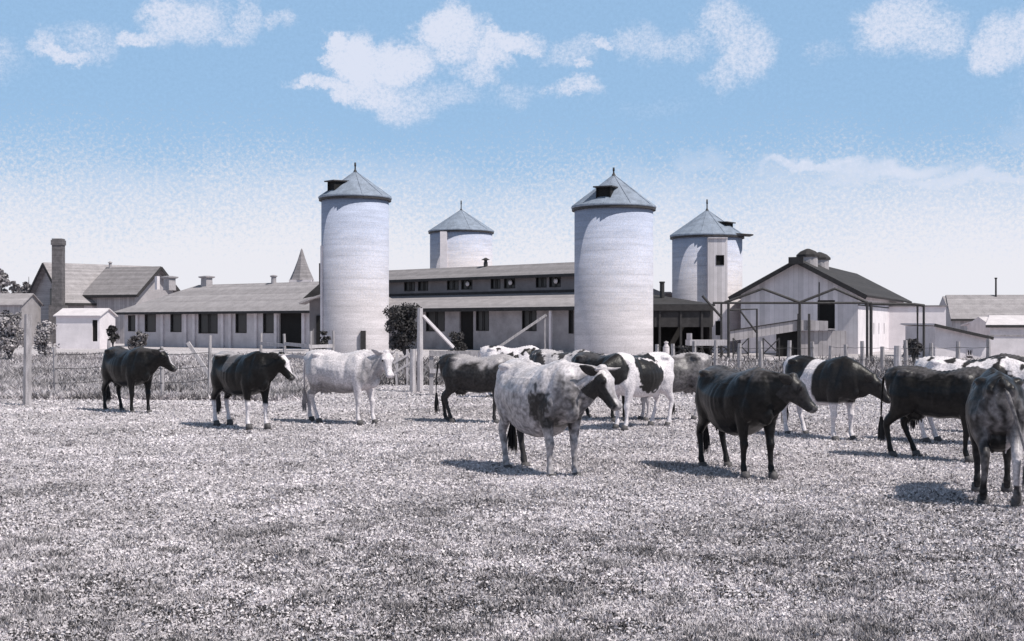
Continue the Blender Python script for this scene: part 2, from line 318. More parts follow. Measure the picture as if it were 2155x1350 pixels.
def fast_mesh(name, verts, faces_n, cols, m):
    """verts (n,3), faces all of size faces_n over consecutive verts, per-vertex grey"""
    nv = len(verts); nf = nv//faces_n; me = bpy.data.meshes.new(name)
    me.vertices.add(nv); me.vertices.foreach_set('co', verts.astype(np.float32).ravel())
    me.loops.add(nv); me.loops.foreach_set('vertex_index', np.arange(nv, dtype=np.int32))
    me.polygons.add(nf); me.polygons.foreach_set('loop_start', np.arange(0, nv, faces_n, dtype=np.int32))
    me.update(calc_edges=True)
    a = me.color_attributes.new('coat', 'FLOAT_COLOR', 'POINT')
    c = np.stack([cols*1.015, cols*.945, cols*.98, np.ones_like(cols)], 1).astype(np.float32); a.data.foreach_set('color', c.ravel())
    me.materials.append(MT[m]); o = bpy.data.objects.new(name, me); COL.objects.link(o); return o
def blades(name, x, y, h, w, col, lean=.5, m='grass', label=None):
    n = len(x); a = rng.random(n)*2*PI; dx = np.cos(a)*w/2; dy = np.sin(a)*w/2
    b = rng.random(n)*2*PI; ln = (rng.random(n)*lean+.1)*h
    z0 = GZ(x, y)*((np.abs(x) < 20.2) & (y < 35))
    base1 = np.stack([x-dx, y-dy, z0-.03], 1); base2 = np.stack([x+dx, y+dy, z0-.03], 1); tip = np.stack([x+np.cos(b)*ln, y+np.sin(b)*ln, z0+h], 1)
    v = np.stack([base1, base2, tip], 1).reshape(-1, 3); c = np.repeat(col, 3)
    o = fast_mesh(name, v, 3, c, m); return setp(o, kind='stuff', label=label)
# short grazed grass, clumped: a low-frequency field sets height and tone
n = 850000
u = rng.random(n); D = 1/(u*(1/4.9-1/36)+1/36) ; sprd = .46
x = (rng.random(n)*2-1)*(sprd*D+3.2); y = D
cl1 = vnoise(x+300, y+300, .09, 1); cl2 = vnoise(x+300, y+300, .33, 2); cl3 = vnoise(x+300, y*1.0+300, 2.2, 5)
cf = .46*cl1+.36*cl2+.18*cl3; near = np.clip((13-D)/7, 0, 1)
h = (.008+.030*np.clip(cf-.42, 0, 1)*2.2+.014*rng.random(n))
w = (.006+.0010*D+.006*rng.random(n))
tone = rng.random(n)
col = .68-(.55+.25*near)*np.clip(cf-.51+.01*near, 0, 1)*2; col = np.where(tone > .84-.12*near, col*.22, col)*(.75+.5*rng.random(n)); col = np.clip(col, .02, .80)
w *= 1+.5*near; h *= 1+.4*near
blades('grass', x, y, h, w, col, lean=2.2, label='short dry grazed pasture grass covering the foreground')
# clover flecks: small leaves lying at every tilt, the speckle of the turf
n = 830000; u = rng.random(n); D = 1/(u*(1/4.9-1/40)+1/40); x = (rng.random(n)*2-1)*(.46*D+3.2)
f_ = .5*vnoise(x+700, D+700, .11, 41)+.3*vnoise(x+700, D+700, .5, 42)+.2*vnoise(x+700, D+700, 2.6, 43)
a = rng.normal(size=(n,3))*np.array([1,1,.45]); a /= np.linalg.norm(a, axis=1)[:,None]; b = np.cross(a, rng.normal(size=(n,3))); b /= np.linalg.norm(b, axis=1)[:,None]
s_ = ((.0065+.00055*D)*(.4+1.1*rng.random(n)))[:,None]; z_ = GZ(x, D)*((np.abs(x) < 20.2) & (D < 35))+.004+(.04*np.clip(f_-.35,0,1)+.012)*rng.random(n)
P = np.stack([x, D, z_], 1); q = np.stack([P-a*s_, P+b*s_*.6, P+a*s_, P-b*s_*.6], 1).reshape(-1,3)
tone = rng.random(n); nr = np.clip((14-D)/7, 0, 1); dk = np.clip((f_-.42+.02*nr)*(1.15+.9*nr), .04, .56); col = np.where(tone < dk, .09-.07*nr+.10*rng.random(n), .53+.27*rng.random(n))
setp(fast_mesh('clover', q, 4, np.repeat(col, 4), 'grass'), kind='stuff', label='speckled clover leaves mixed through the pasture turf')
# broad leaved weeds in dark patches of every size
vx=[];vy=[];vh=[];vw=[];vc=[]
for k in range(7000):
    D = 1/(random.random()*(1/5.7-1/30)+1/30); a = (random.random()*2-1)*(.45*D+3)
    if random.random() > (.85 if D < 8.5 else .45 if D < 11 else .14): continue
    f_ = vnoise(np.array([a+400.]), np.array([D+400.]), 1.3, 31)[0]
    if random.random() > (f_*1.9-.25): continue
    r = (.016+.085*random.random()**3.4) if D < 8.8 else (.014+.065*random.random()**4); k = int(12+130*(r/.1)**1.3)
    ang = rng.random(k)*2*PI; rr = r*np.sqrt(rng.random(k)); ex = random.uniform(1.0,2.6); t_ = random.random()
    vx.append(a+rr*np.cos(ang)*ex); vy.append(D+rr*np.sin(ang)); vh.append((.012+.035*rng.random(k))*(1.2-rr/r*.6)*(.5+t_*.7)); vw.append(.010+.016*rng.random(k)); vc.append(.012+.07*rng.random(k)+.35*(rng.random(k) > .86))
vx, vy, vh, vw, vc = map(np.concatenate, (vx,vy,vh,vw,vc))
blades('weeds', vx, vy, vh, vw, vc, lean=1.4, label='dark broad-leaved weeds scattered in low patches over the pasture')
# tall rough growth beyond the fence on the left and along the yard
def rough(name, n, x0, x1, y0, y1, hh, lo, hi, dens, label, sc=1.2):
    u = rng.random(n); D = 1/(u*(1/y0-1/y1)+1/y1); px = x0+rng.random(n)*(x1-x0); x = (px-CX)*D/F
    f = .5*vnoise(x+900, D+900, sc, 11)+.5*vnoise(x+900, D+900, sc*.35, 12); k = rng.random(n) < np.clip((f-dens)*4, .05, 1)
    x, D, f = x[k], D[k], f[k]; m = len(x)
    h = hh*(.3+f*rng.random(m)*1.4); w = .015+.0013*D*(.4+rng.random(m)); c = lo+(hi-lo)*np.clip((1.25-f*1.6)+(rng.random(m)-.5)*.8, 0, 1)
    return blades(name, x, D, h, w, c, lean=1.9, label=label)
rough('tall_weeds', 90000, -80, 640, 28.5, 72, .22, .16, .78, .22, 'tall rough weeds and dry grass behind the wire fence on the left')
rough('yard_weeds', 26000, 660, 1400, 36, 62, .35, .08, .6, .40, 'patchy weeds in the yard behind the open gate below the barn')
rough('yard_litter', 26000, 1380, 2260, 38, 60, .34, .10, .7, .38, 'pale trampled weeds and straw in the yard before the pipe frames')

# ------------------------------------------------------------------ cows
def sect(m, secs, n=22):
    """trunk loft: (x, zc, halfwidth, up, down, y)"""
    vs = []; k = len(secs)
    for (x, zc, w, hu, hd) in secs:
        for j in range(n):
            a = 2*PI*j/n; c = math.cos(a); s_ = math.sin(a)
            yy = w*math.copysign(abs(c)**.85, c)*(1-.30*max(0, s_)**1.4); zz = (hu if s_ > 0 else hd)*math.copysign(abs(s_)**.95, s_)
            vs.append((x, yy, zc+zz))
    fs = [(i*n+j, i*n+(j+1)%n, (i+1)*n+(j+1)%n, (i+1)*n+j) for i in range(k-1) for j in range(n)]
    fs += [tuple(range(n-1,-1,-1)), tuple(range((k-1)*n, k*n))]
    m.add(vs, fs)
def dvec(yaw, pitch): return Vector((math.cos(yaw)*math.cos(pitch), math.sin(yaw)*math.cos(pitch), math.sin(pitch)))
def cow(px, fy, yaw, coat, label, s=1.0, neck=(0, 25), head=(0, -40), legs=(0,0,0,0), belly=1.0, horns=.14, bull=False, vox=.016, udder=1.0, tail=(0,.0), name='cow', wd=1.0, swc=.05, earc=.03, bony=1.0):
    """px: photo x of the middle of the body, fy: photo y of the feet; yaw 0 = facing right, negative = turned to the camera.
    neck/head = (yaw, pitch) in degrees relative to body; legs = forward offsets FL FR HL HR"""
    D = DG(fy); m = M()
    secs = [(-.80,1.10,.08,.10,.14),(-.76,1.09,.15,.15,.26),(-.66,1.07,.22,.20,.36),(-.50,1.03,.265,.25,.39),(-.36,1.00,.285,.27,.42*belly),(-.18,.96,.31,.29,.43*belly),(.05,.93,.33,.305,.42*belly),
            (.25,.93,.31,.315,.40*belly),(.42,.95,.275,.325,.40),(.56,.98,.235,.31,.38),(.68,1.0,.19,.27,.34),(.78,1.0,.14,.21,.27),(.85,.98,.07,.12,.16)]
    secs = [(x, z, w*wd, u, d) for x, z, w, u, d in secs]
    sect(m, secs)
    for sg in (1,-1):
        m.ball((-.46, sg*.185*wd, 1.195), (.11,.06,.045)); m.ball((-.73, sg*.095, 1.12), (.09,.05,.07))       # hook and pin bones
        m.ball((.47, sg*.165*wd, .95), (.16,.085,.25)); m.ball((.58, sg*.15*wd, .84), (.12,.09,.19))                  # shoulder blade and point
        m.ball((-.50, sg*.17*wd, .93), (.20,.12,.26))                                                          # rump muscle
    m.ball((.44,0,1.19), (.28,.065,.08)); m.ball((-.42,0,1.22), (.34,.06,.06)); m.ball((.72,0,.76), (.15,.075,.14))                         # withers, loin ridge, brisket
    for i, sg in enumerate((1,-1)):
        dx = legs[i]; b = .03 if abs(dx) > .05 else 0
        m.tube([(.50,sg*.17,.92),(.49+dx*.1,sg*.18,.76),(.49+dx*.25,sg*.17,.62),(.50+dx*.6,sg*.155,.45),(.515+dx*.75,sg*.15,.385),(.50+dx*.85,sg*.15,.31),(.50+dx*.95,sg*.15,.17),(.505+dx,sg*.15,.115),(.525+dx,sg*.15,.075),(.535+dx,sg*.15,.035)],
               [(.09,.14),(.085,.13),(.07,.10),(.047,.058),(.052,.060),(.036,.042),(.031,.034),(.043,.047),(.036,.040),(.046,.056)], n=12, side=(0,1,0))
        dx = legs[i+2]
        m.tube([(-.46,sg*.15,1.0),(-.47+dx*.05,sg*.175,.85),(-.50+dx*.2,sg*.17,.70),(-.60+dx*.45,sg*.15,.58),(-.69+dx*.6,sg*.14,.485),(-.70+dx*.68,sg*.14,.43),(-.665+dx*.8,sg*.14,.30),(-.625+dx*.95,sg*.15,.17),(-.615+dx,sg*.15,.115),(-.595+dx,sg*.15,.075),(-.585+dx,sg*.15,.035)],
               [(.13,.25),(.125,.24),(.10,.175),(.056,.088),(.050,.070),(.044,.056),(.034,.042),(.032,.038),(.044,.048),(.037,.041),(.046,.056)], n=12, side=(0,1,0))
    if udder: m.ball((-.36,0,.64), (.19*udder,.125*udder,.13*udder)); [m.tube([(-.36+a,b,.58),(-.36+a,b,.475)], [.022,.014], n=8) for a in (-.07,.07) for b in (-.06,.06)]
    ny, npi = R(neck[0]), R(neck[1]); n0 = Vector((.58,0,.99)); nd = dvec(ny*.6, npi*.8); nd2 = dvec(ny, npi)
    p1 = n0+nd*.17; p2 = p1+nd2*.12; p3 = p2+nd2*.11; poll = p3+nd2*.05
    m.tube([n0, p1, p2, p3, poll], [(.18,.30),(.145,.255),(.12,.20),(.10,.155),(.085,.12)], n=16, side=(-math.sin(ny), math.cos(ny), 0))
    m.tube([Vector((.74,0,.80)), p1-Vector((0,0,.24)), p2-Vector((0,0,.20)), p3-Vector((0,0,.13))], [(.06,.12),(.04,.09),(.035,.07),(.04,.05)], n=10, side=(-math.sin(ny), math.cos(ny), 0))   # dewlap
    hyaw, hp = ny+R(head[0]), R(head[1]); hd = dvec(hyaw, hp); hs = Vector((-math.sin(hyaw), math.cos(hyaw), 0)); hu = hd.cross(hs)
    h0 = poll-hd*.05+hu*.0
    hc = [(-.04,.035,.05,.05),(.0,.04,.092,.070),(.06,.02,.116,.100),(.13,.0,.114,.116),(.20,-.018,.086,.098),(.27,-.028,.066,.076),(.34,-.035,.062,.062),(.395,-.038,.074,.060),(.43,-.040,.074,.056),(.452,-.045,.045,.036)]
    m.ball(h0+hd*-.01+hu*.085, (.06,.06,.045))
    for sg in (1,-1): m.ball(h0+hd*.13+hs*sg*.088+hu*.055, (.045,.035,.035)); m.ball(h0+hd*.42+hs*sg*.045-hu*.012, (.035,.03,.03))
    m.tube([h0+hd*a+hu*b for a,b,_,_ in hc], [(w_*1.0,h_) for _,_,w_,h_ in hc], n=16, side=hs)
    m.tube([h0+hd*.06-hu*.105, h0+hd*.14-hu*.115, h0+hd*.26-hu*.095, h0+hd*.39-hu*.082], [(.065,.05),(.06,.048),(.042,.034),(.052,.028)], n=10, side=hs)    # jaw
    ears = []
    for sg in (1,-1):   # ears
        e0 = h0+hd*.03+hs*sg*.07+hu*.02; e1 = e0+hs*sg*.09-hd*.07+hu*.0; e2 = e0+hs*sg*.17-hd*.15-hu*.02
        ears.append((e0, e1, e2))
    tx, ty = tail; t0 = Vector((-.78,0,1.20))
    tp = [t0+Vector((.08,0,.0)), t0+Vector((-.035,0,.0)), t0+Vector((-.085,ty*.2,-.10)), t0+Vector((-.10-tx*.3,ty*.5,-.32)), t0+Vector((-.10-tx*.7,ty*.8,-.58)), t0+Vector((-.09-tx,ty,-.80))]
    m.tube(tp, [.035,.032,.026,.021,.018,.016], n=10)
    # one continuous skin
    me = bpy.data.meshes.new('tmp'); me.from_pydata(m.v, [], m.f); o = bpy.data.objects.new('tmp', me); COL.objects.link(o)
    rm = o.modifiers.new('r', 'REMESH'); rm.mode = 'VOXEL'; rm.voxel_size = vox; sm = o.modifiers.new('s', 'SMOOTH'); sm.factor = .6; sm.iterations = 7
    dg = bpy.context.evaluated_depsgraph_get(); me2 = bpy.data.meshes.new_from_object(o.evaluated_get(dg)); bpy.data.objects.remove(o); bpy.data.meshes.remove(me)
    me2.name = 'body'; nv = len(me2.vertices); co_ = np.empty(nv*3, np.float32); me2.vertices.foreach_get('co', co_); P = co_.reshape(-1,3)
    # bony relief of the trunk: flank hollow, thurl, ribs, shoulder groove, spine
    G_ = lambda cx, cz, rx, rz: np.exp(-((P[:,0]-cx)/rx)**2-((P[:,2]-cz)/rz)**2)
    sgn = np.sign(P[:,1]); tr = np.clip((np.abs(P[:,1])-.05)/.08, 0, 1)*(P[:,2] > .55)*(P[:,0] < .72)
    ins = .055*G_(-.27,1.10,.11,.10)+.035*G_(-.63,1.02,.09,.14)+.028*G_(.60,1.06,.05,.20)+.022*G_(.27,1.0,.05,.24)+.03*G_(-.30,.72,.10,.10)-.014*G_(-.46,1.19,.09,.05)-.010*G_(.47,.95,.10,.2)-.012*G_(-.12,.80,.2,.14)
    ribs = .0034*np.sin(P[:,0]*2*PI/.10+P[:,2]*5+2.2*np.sin(P[:,2]*9+px))*(.6+.4*np.sin(P[:,0]*17+px))*np.clip(1-((P[:,0]-.03)/.26)**2, 0, 1)*np.clip(1-((P[:,2]-.92)/.24)**2, 0, 1)
    P[:,1] -= sgn*tr*(ins*bony-ribs*bony)
    P[:,2] += .016*bony*np.exp(-(P[:,1]/.035)**2)*(P[:,2] > 1.15)*(P[:,0] < .6)*(.8+.3*np.sin(P[:,0]*2*PI/.07))
    P[:,2] -= .022*bony*np.exp(-((P[:,0]-.05)/.22)**2)*(P[:,2] > 1.1)
    me2.vertices.foreach_set('co', P.astype(np.float32).ravel())
    rel = P-np.array(h0); HU = rel@np.array(hd); HV = rel@np.array(hs); HW = rel@np.array(hu)
    nz = np.array([mnoise.fractal(Vector(p)*3.2+Vector((px*.37,fy,0)), .7, 2.1, 3) for p in P.tolist()]); nf = np.array([mnoise.noise(Vector(p)*22) for p in P.tolist()])
    c = coat(P[:,0], P[:,1], P[:,2], HU, HV, HW, nz, nf, (np.abs(HV) < .24) & (HU > -.02) & (HU < .6) & (np.abs(HW) < .2))
    c = c+(np.where(c < .1, .10, 0))*((HU > .40) & (np.abs(HV) < .12) & (np.abs(HW) < .15) & (HU < .6))*(.5+nf)
    c = np.clip(c, .005, .85)
    a = me2.color_attributes.new('coat', 'FLOAT_COLOR', 'POINT'); a.data.foreach_set('color', np.stack([c*1.015, c*.945, c*.98, np.ones_like(c)], 1).astype(np.float32).ravel())
    me2.materials.clear(); me2.materials.append(MT['coat']); me2.polygons.foreach_set('use_smooth', [True]*len(me2.polygons))
    ry = R(yaw)-math.atan2(px-CX, F); cx_, cy_ = X(px, D), D; off = -.05*s
    t = thing(name, cx_-off*math.cos(ry), cy_-off*math.sin(ry), ry, label, 'cow', 'cows standing in the pasture')
    t.scale = (s*.93,s,s)
    b = bpy.data.objects.new('body', me2); COL.objects.link(b); b.parent = t
    for sg in (1,-1):
        e = h0+hd*.145+hs*sg*.094+hu*.045; M().ball(e, .024, 10, 8).build('eye', 'eye', t, smooth=True)
        ea = ears[0 if sg > 0 else 1]; em = M(); em.tube([ea[0], ea[0]*.6+ea[1]*.4, ea[1], ea[1]*.45+ea[2]*.55, ea[2]], [(.030,.026),(.052,.018),(.060,.014),(.042,.010),(.010,.006)], n=12, side=hu)
        eo = em.build('ear', MT['ear_dark'] if earc < .3 else MT['ear_pale'], t, smooth=True)
        if horns:
            q = h0-hd*.0+hs*sg*.06+hu*.06
            M().tube([q, q+hs*sg*horns*.45+hu*.02, q+hs*sg*horns*.8+hu*horns*.35+hd*horns*.2, q+hs*sg*horns*.75+hu*horns*.8+hd*horns*.45], [.024,.020,.014,.004], n=10).build('horn', 'horn', t, smooth=True)
        for dx, bx, k in ((legs[0 if sg > 0 else 1], .54, 0), (legs[2 if sg > 0 else 3], -.58, 1)):
            hm = M(); hm.tube([(bx+dx+.005,sg*.15,.072),(bx+dx+.015,sg*.15,.03),(bx+dx+.022,sg*.15,-.02)], [(.050,.052),(.056,.062),(.060,.070)], n=14, side=(0,1,0)); hm.build('hoof', 'hoof', t, smooth=True)
    sw = M(); e = tp[-1]
    for k in range(40):
        o_ = Vector((random.gauss(0,.022), random.gauss(0,.022), 0)); sw.tube([e+Vector((0,0,.14))+o_*.35, e+o_-Vector((0,0,.04)), e+o_*1.3-Vector((0,0,random.uniform(.16,.26)))], [.006,.010,.002], n=4)
    swm = mat('tail_hair', swc, scale=9, var=.4); sw.build('tail_switch', swm, t)
    return t
def sm(x, a, b): t = np.clip((x-a)/(b-a), 0, 1); return t*t*(3-2*t)
def blot(x, y, z, cx, cz, rx, rz, nz, k=.55): return sm(1.0-((x-cx)/rx)**2-((z-cz)/rz)**2+nz*k, -.05, .08)
def mixc(a, b, t): return a*(1-t)+b*t
def face(c, HU, HV, HW, hm, w=.045, v=.66, u0=.02, muzzle=None):
    t = hm*(HW > .02)*(1-sm(np.abs(HV), w, w+.02))*(HU > u0)
    c = mixc(c, v, t)
    if muzzle is not None: c = mixc(c, muzzle, hm*sm(HU, .42, .46))
    return c
def c_black(x,y,z,HU,HV,HW,nz,nf,hm):
    c = .009+.005*nf; c = mixc(c+0*x, .09, .6*sm(z+nz*.12,1.14,1.26)); c = face(c+0*x, HU,HV,HW,hm, w=.035, v=.5, u0=.15); return c  # paler topline paints the sunlit back into the coat
def c_socks(x,y,z,HU,HV,HW,nz,nf,hm):
    c = .009+.005*nf+0*x; c = mixc(c, .14, .7*blot(x,y,z,-.02,1.12,.14,.18,nz)); c = mixc(c, .72, 1-sm(z+nz*.04, .40, .45)); c = mixc(c, .40, sm(z+nz*.05+nf*.02, 1.20, 1.25)*(x < .1)); return face(c,HU,HV,HW,hm, w=.07, v=.7)  # pale stripe along the rump top is sunlit sheen put into the colour
def c_white(x,y,z,HU,HV,HW,nz,nf,hm):
    c = .66+.05*nf+.06*nz; c = mixc(c, .24+.15*nf, .75*sm(1.0-((x-.74)/.26)**2-((z-.90)/.26)**2+nz*.8, -.1, .6)); c = mixc(c, .34, .7*hm*sm(np.abs(HV),.06,.10)*(HW < .05)); c = mixc(c, .20+.1*nf, .8*(1-sm(z+nz*.10, .60, .74))*(z > .5)*(x < .45)); c = mixc(c,.05, hm*sm(HU,.47,.5)); return c  # darker underside paints the shading around the udder into the coat
def c_roan(x,y,z,HU,HV,HW,nz,nf,hm):
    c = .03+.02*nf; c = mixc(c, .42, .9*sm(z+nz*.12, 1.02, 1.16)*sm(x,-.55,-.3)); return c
def c_front(x,y,z,HU,HV,HW,nz,nf,hm):
    c = .60+.10*nf+.14*nz; c = mixc(c, .34+.25*nf, .75*sm(nz, -.1,.35)*(1-sm(z,1.0,1.15)))
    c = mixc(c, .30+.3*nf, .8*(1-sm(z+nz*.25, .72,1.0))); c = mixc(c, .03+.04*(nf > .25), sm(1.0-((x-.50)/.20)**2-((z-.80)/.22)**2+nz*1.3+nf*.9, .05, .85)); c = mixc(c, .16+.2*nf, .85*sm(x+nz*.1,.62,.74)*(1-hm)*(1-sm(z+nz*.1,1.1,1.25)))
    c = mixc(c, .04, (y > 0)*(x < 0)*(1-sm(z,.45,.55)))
    c = mixc(c, .03, hm*sm(np.abs(HV)+np.clip(.03-HW,0,1)*1.2,.068,.085)*(HU > .05)); return mixc(c, .3, hm*sm(HU,.43,.45))
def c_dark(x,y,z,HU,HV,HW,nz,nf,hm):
    c = .010+.006*nf+0*x; c = mixc(c, .11+.06*nf, .7*sm(z+nz*.10+nf*.03, 1.13, 1.26)); c = mixc(c, .05+.03*nf, .6*hm); return c  # lighter topline: sun highlight on the back painted into the coat colour
def c_holB(x,y,z,HU,HV,HW,nz,nf,hm):   # white with black saddle, facing left
    c = .70+.05*nf+0*x; c = mixc(c, .02, sm(1-((x-.05)/.34)**4-((z-.95)/.34)**4+nz*1.0+nf*.3,0,.1)); c = mixc(c, .02, blot(x,y,z,.78,1.05,.22,.30,nz,.3)); c = mixc(c, .025, hm*1.); c = face(c,HU,HV,HW,hm,w=.03,v=.6,u0=.1); return c
def c_holC(x,y,z,HU,HV,HW,nz,nf,hm):   # black forequarter and head, white girdle, black rump spots
    c = .72+.04*nf+0*x; c = mixc(c, .02, sm(x+nz*.05,.12,.16)*sm(z,.55,.60)); c = mixc(c, .02, blot(x,y,z,-.35,1.1,.28,.26,nz,.3)); c = mixc(c, .02, blot(x,y,z,-.85,1.05,.14,.2,nz,.2)); return mixc(c, .025, hm*1.)
def c_speck(x,y,z,HU,HV,HW,nz,nf,hm):
    c = mixc(.55+0*x, .05, sm(nz+nf*.35, -.08, .12)); return mixc(c, .04, hm*1.)
def c_grey(x,y,z,HU,HV,HW,nz,nf,hm):
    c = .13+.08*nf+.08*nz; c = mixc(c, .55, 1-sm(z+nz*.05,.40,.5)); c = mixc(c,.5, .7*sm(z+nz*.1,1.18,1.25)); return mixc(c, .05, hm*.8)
def c_wpatch(x,y,z,HU,HV,HW,nz,nf,hm):
    c = .74+0*x; c = mixc(c, .03, sm(nz, .22,.30)); return mixc(c, .05, hm*.9)
def c_rear(x,y,z,HU,HV,HW,nz,nf,hm):
    st = np.sin(y*48+nz*5)*.5+.5; c = .025+.02*nf+0*x; c = mixc(c, .07+.15*st+.08*nf, .9*sm(-x+nz*.14,.56,.72)*(1-sm(z+nz*.15,1.02,1.16))); c = mixc(c, .66, .9*(y < -.06)*(x < -.3)*(1-sm(z+nz*.1,.45,.8))*(z > .2)); return c
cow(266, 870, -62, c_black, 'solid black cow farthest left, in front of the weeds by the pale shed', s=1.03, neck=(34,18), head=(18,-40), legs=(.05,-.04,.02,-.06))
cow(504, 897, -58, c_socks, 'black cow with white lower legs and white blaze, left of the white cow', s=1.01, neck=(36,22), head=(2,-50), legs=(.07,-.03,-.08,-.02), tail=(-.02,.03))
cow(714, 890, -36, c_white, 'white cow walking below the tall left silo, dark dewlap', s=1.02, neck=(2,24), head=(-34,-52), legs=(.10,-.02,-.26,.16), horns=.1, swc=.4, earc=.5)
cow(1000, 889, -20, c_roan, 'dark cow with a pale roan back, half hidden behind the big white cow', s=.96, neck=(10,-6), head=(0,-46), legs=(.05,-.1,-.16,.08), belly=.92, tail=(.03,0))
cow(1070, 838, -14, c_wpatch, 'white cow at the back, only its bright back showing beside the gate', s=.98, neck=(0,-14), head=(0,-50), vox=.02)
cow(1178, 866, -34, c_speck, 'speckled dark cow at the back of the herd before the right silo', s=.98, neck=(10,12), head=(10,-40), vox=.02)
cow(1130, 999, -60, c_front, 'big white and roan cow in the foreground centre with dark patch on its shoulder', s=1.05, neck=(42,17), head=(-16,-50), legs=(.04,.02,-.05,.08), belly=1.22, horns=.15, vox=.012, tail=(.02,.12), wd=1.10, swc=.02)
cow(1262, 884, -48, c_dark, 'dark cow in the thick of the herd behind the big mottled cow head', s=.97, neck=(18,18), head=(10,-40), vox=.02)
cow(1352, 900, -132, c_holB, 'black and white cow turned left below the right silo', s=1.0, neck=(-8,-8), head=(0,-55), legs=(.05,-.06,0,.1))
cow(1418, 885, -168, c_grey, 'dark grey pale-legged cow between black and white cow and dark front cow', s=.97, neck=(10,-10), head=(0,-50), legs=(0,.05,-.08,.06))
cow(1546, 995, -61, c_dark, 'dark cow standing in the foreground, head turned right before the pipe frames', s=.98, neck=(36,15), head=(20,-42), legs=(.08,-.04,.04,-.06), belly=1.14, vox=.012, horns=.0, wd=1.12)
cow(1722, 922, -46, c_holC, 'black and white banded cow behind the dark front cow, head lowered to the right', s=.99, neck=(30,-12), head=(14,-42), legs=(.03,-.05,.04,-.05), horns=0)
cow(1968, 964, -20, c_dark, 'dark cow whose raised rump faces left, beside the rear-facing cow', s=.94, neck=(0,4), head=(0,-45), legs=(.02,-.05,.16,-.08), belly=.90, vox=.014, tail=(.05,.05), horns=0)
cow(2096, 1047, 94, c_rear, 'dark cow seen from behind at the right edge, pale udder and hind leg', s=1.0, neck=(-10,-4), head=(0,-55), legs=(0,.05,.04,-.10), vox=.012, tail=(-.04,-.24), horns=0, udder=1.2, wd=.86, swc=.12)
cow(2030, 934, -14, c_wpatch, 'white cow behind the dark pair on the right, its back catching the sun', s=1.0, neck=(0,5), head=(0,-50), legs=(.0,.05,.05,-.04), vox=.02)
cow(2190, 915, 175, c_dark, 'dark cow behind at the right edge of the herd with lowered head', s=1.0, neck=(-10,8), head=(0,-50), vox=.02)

# ------------------------------------------------------------------ silos
def silo(px, D, dia, z_eave, z_top, wallm, label, fin=.7, eave=.16, sides=36, roofm='roof_blue', flare=0.):
    t = thing('silo', X(px, D), D, 0, label, 'silo', 'silos around the dairy barns'); r = dia/2
    w = M().lathe([(r*1.015,-.3),(r,.3),(r,z_eave)], 72); w.build('wall', wallm, t, smooth=False)
    for p in t.children[0].data.polygons: p.use_smooth = abs(p.normal.z) < .5
    rr = r+eave; M().lathe([(rr,z_eave-.02),(rr+.02,z_eave+.03),(rr+.0,z_eave+.09),(rr*.5,z_eave+.07+(z_top-z_eave)*.5),(.10,z_top)], sides, cap=True).build('roof', roofm, t)
    seams = M()
    for j in range(10):
        a = 2*PI*j/10; c, s_ = math.cos(a), math.sin(a)
        seams.bar((rr*c,rr*s_,z_eave+.10),(.10*c,.10*s_,z_top+.01),.02,.02)
    seams.build('roof_seams', roofm, t)
    M().lathe([(r+.02,z_eave-.14),(rr-.02,z_eave-.14),(rr-.02,z_eave-.02),(r+.02,z_eave-.02)], 48, cap=False).build('eave_band', 'steel', t)
    M().lathe([(.16,z_top-.12),(.10,z_top+.05),(.045,z_top+.16),(.04,z_top+fin*.6),(.06,z_top+fin*.62),(.05,z_top+fin)], 12).build('finial', 'steel', t, smooth=True)
    return t, r, rr
def dormer(t, ang, r, z0, w, h, depth, ov=.12, slope=.0, panel='interior'):
    """roof hatch facing direction ang (radians) with a flat projecting hood"""
    d = bpy.data.objects.new('dormer', None)
    m = M(); hw = w/2
    m.box(r-depth, r+.02, -hw, -hw+.05, z0, z0+h).box(r-depth, r+.02, hw-.05, hw, z0, z0+h).box(r-.10, r-.05, -hw+.05, hw-.05, z0, z0+h)
    o = m.build('dormer', panel, t); o.rotation_euler = (0,0,ang)
    q = M().slab((r-depth-.3,-hw-ov,z0+h+.06+slope),(r+.16,-hw-ov,z0+h),(r+.16,hw+ov,z0+h),(r-depth-.3,hw+ov,z0+h+.06+slope), -.07).build('hood', 'steel', o)
    return o
# tall left silo
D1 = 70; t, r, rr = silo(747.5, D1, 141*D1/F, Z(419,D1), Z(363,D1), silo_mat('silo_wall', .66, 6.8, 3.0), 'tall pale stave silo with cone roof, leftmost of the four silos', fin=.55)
dormer(t, R(-134), r*.90, Z(419,D1)+.05, .6, .78, 1.0)
pm = M().tube([(-r*.93,-r*.45,0),(-r*.93,-r*.45,6.2)], .08, n=10); [pm.box(-r*.93-.05,-r*.93+.14,-r*.45-.05,-r*.45+.2,z-.03,z+.03) for z in (2.2,4.2,6.0)]; pm.build('filler_pipe', 'white_wash', t)
M().box(.55,.82,-r-.12,-r+.1,0.0,1.45).build('foot_vent', 'dark_wood', t)
# big right silo
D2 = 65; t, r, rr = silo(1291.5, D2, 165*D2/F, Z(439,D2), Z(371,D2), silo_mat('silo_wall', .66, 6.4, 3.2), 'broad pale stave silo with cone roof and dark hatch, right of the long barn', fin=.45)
dormer(t, R(-112), r*.86, Z(439,D2)+.08, .78, .84, 1.1)
# back silo
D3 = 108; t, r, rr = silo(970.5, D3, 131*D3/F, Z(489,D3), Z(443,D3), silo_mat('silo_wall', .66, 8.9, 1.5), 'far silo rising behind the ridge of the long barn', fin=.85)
M().box(-r*.62,-r*.40,-r*.97,-r*.75,0,Z(490,D3)-.1).build('chute', 'white_wash', t)
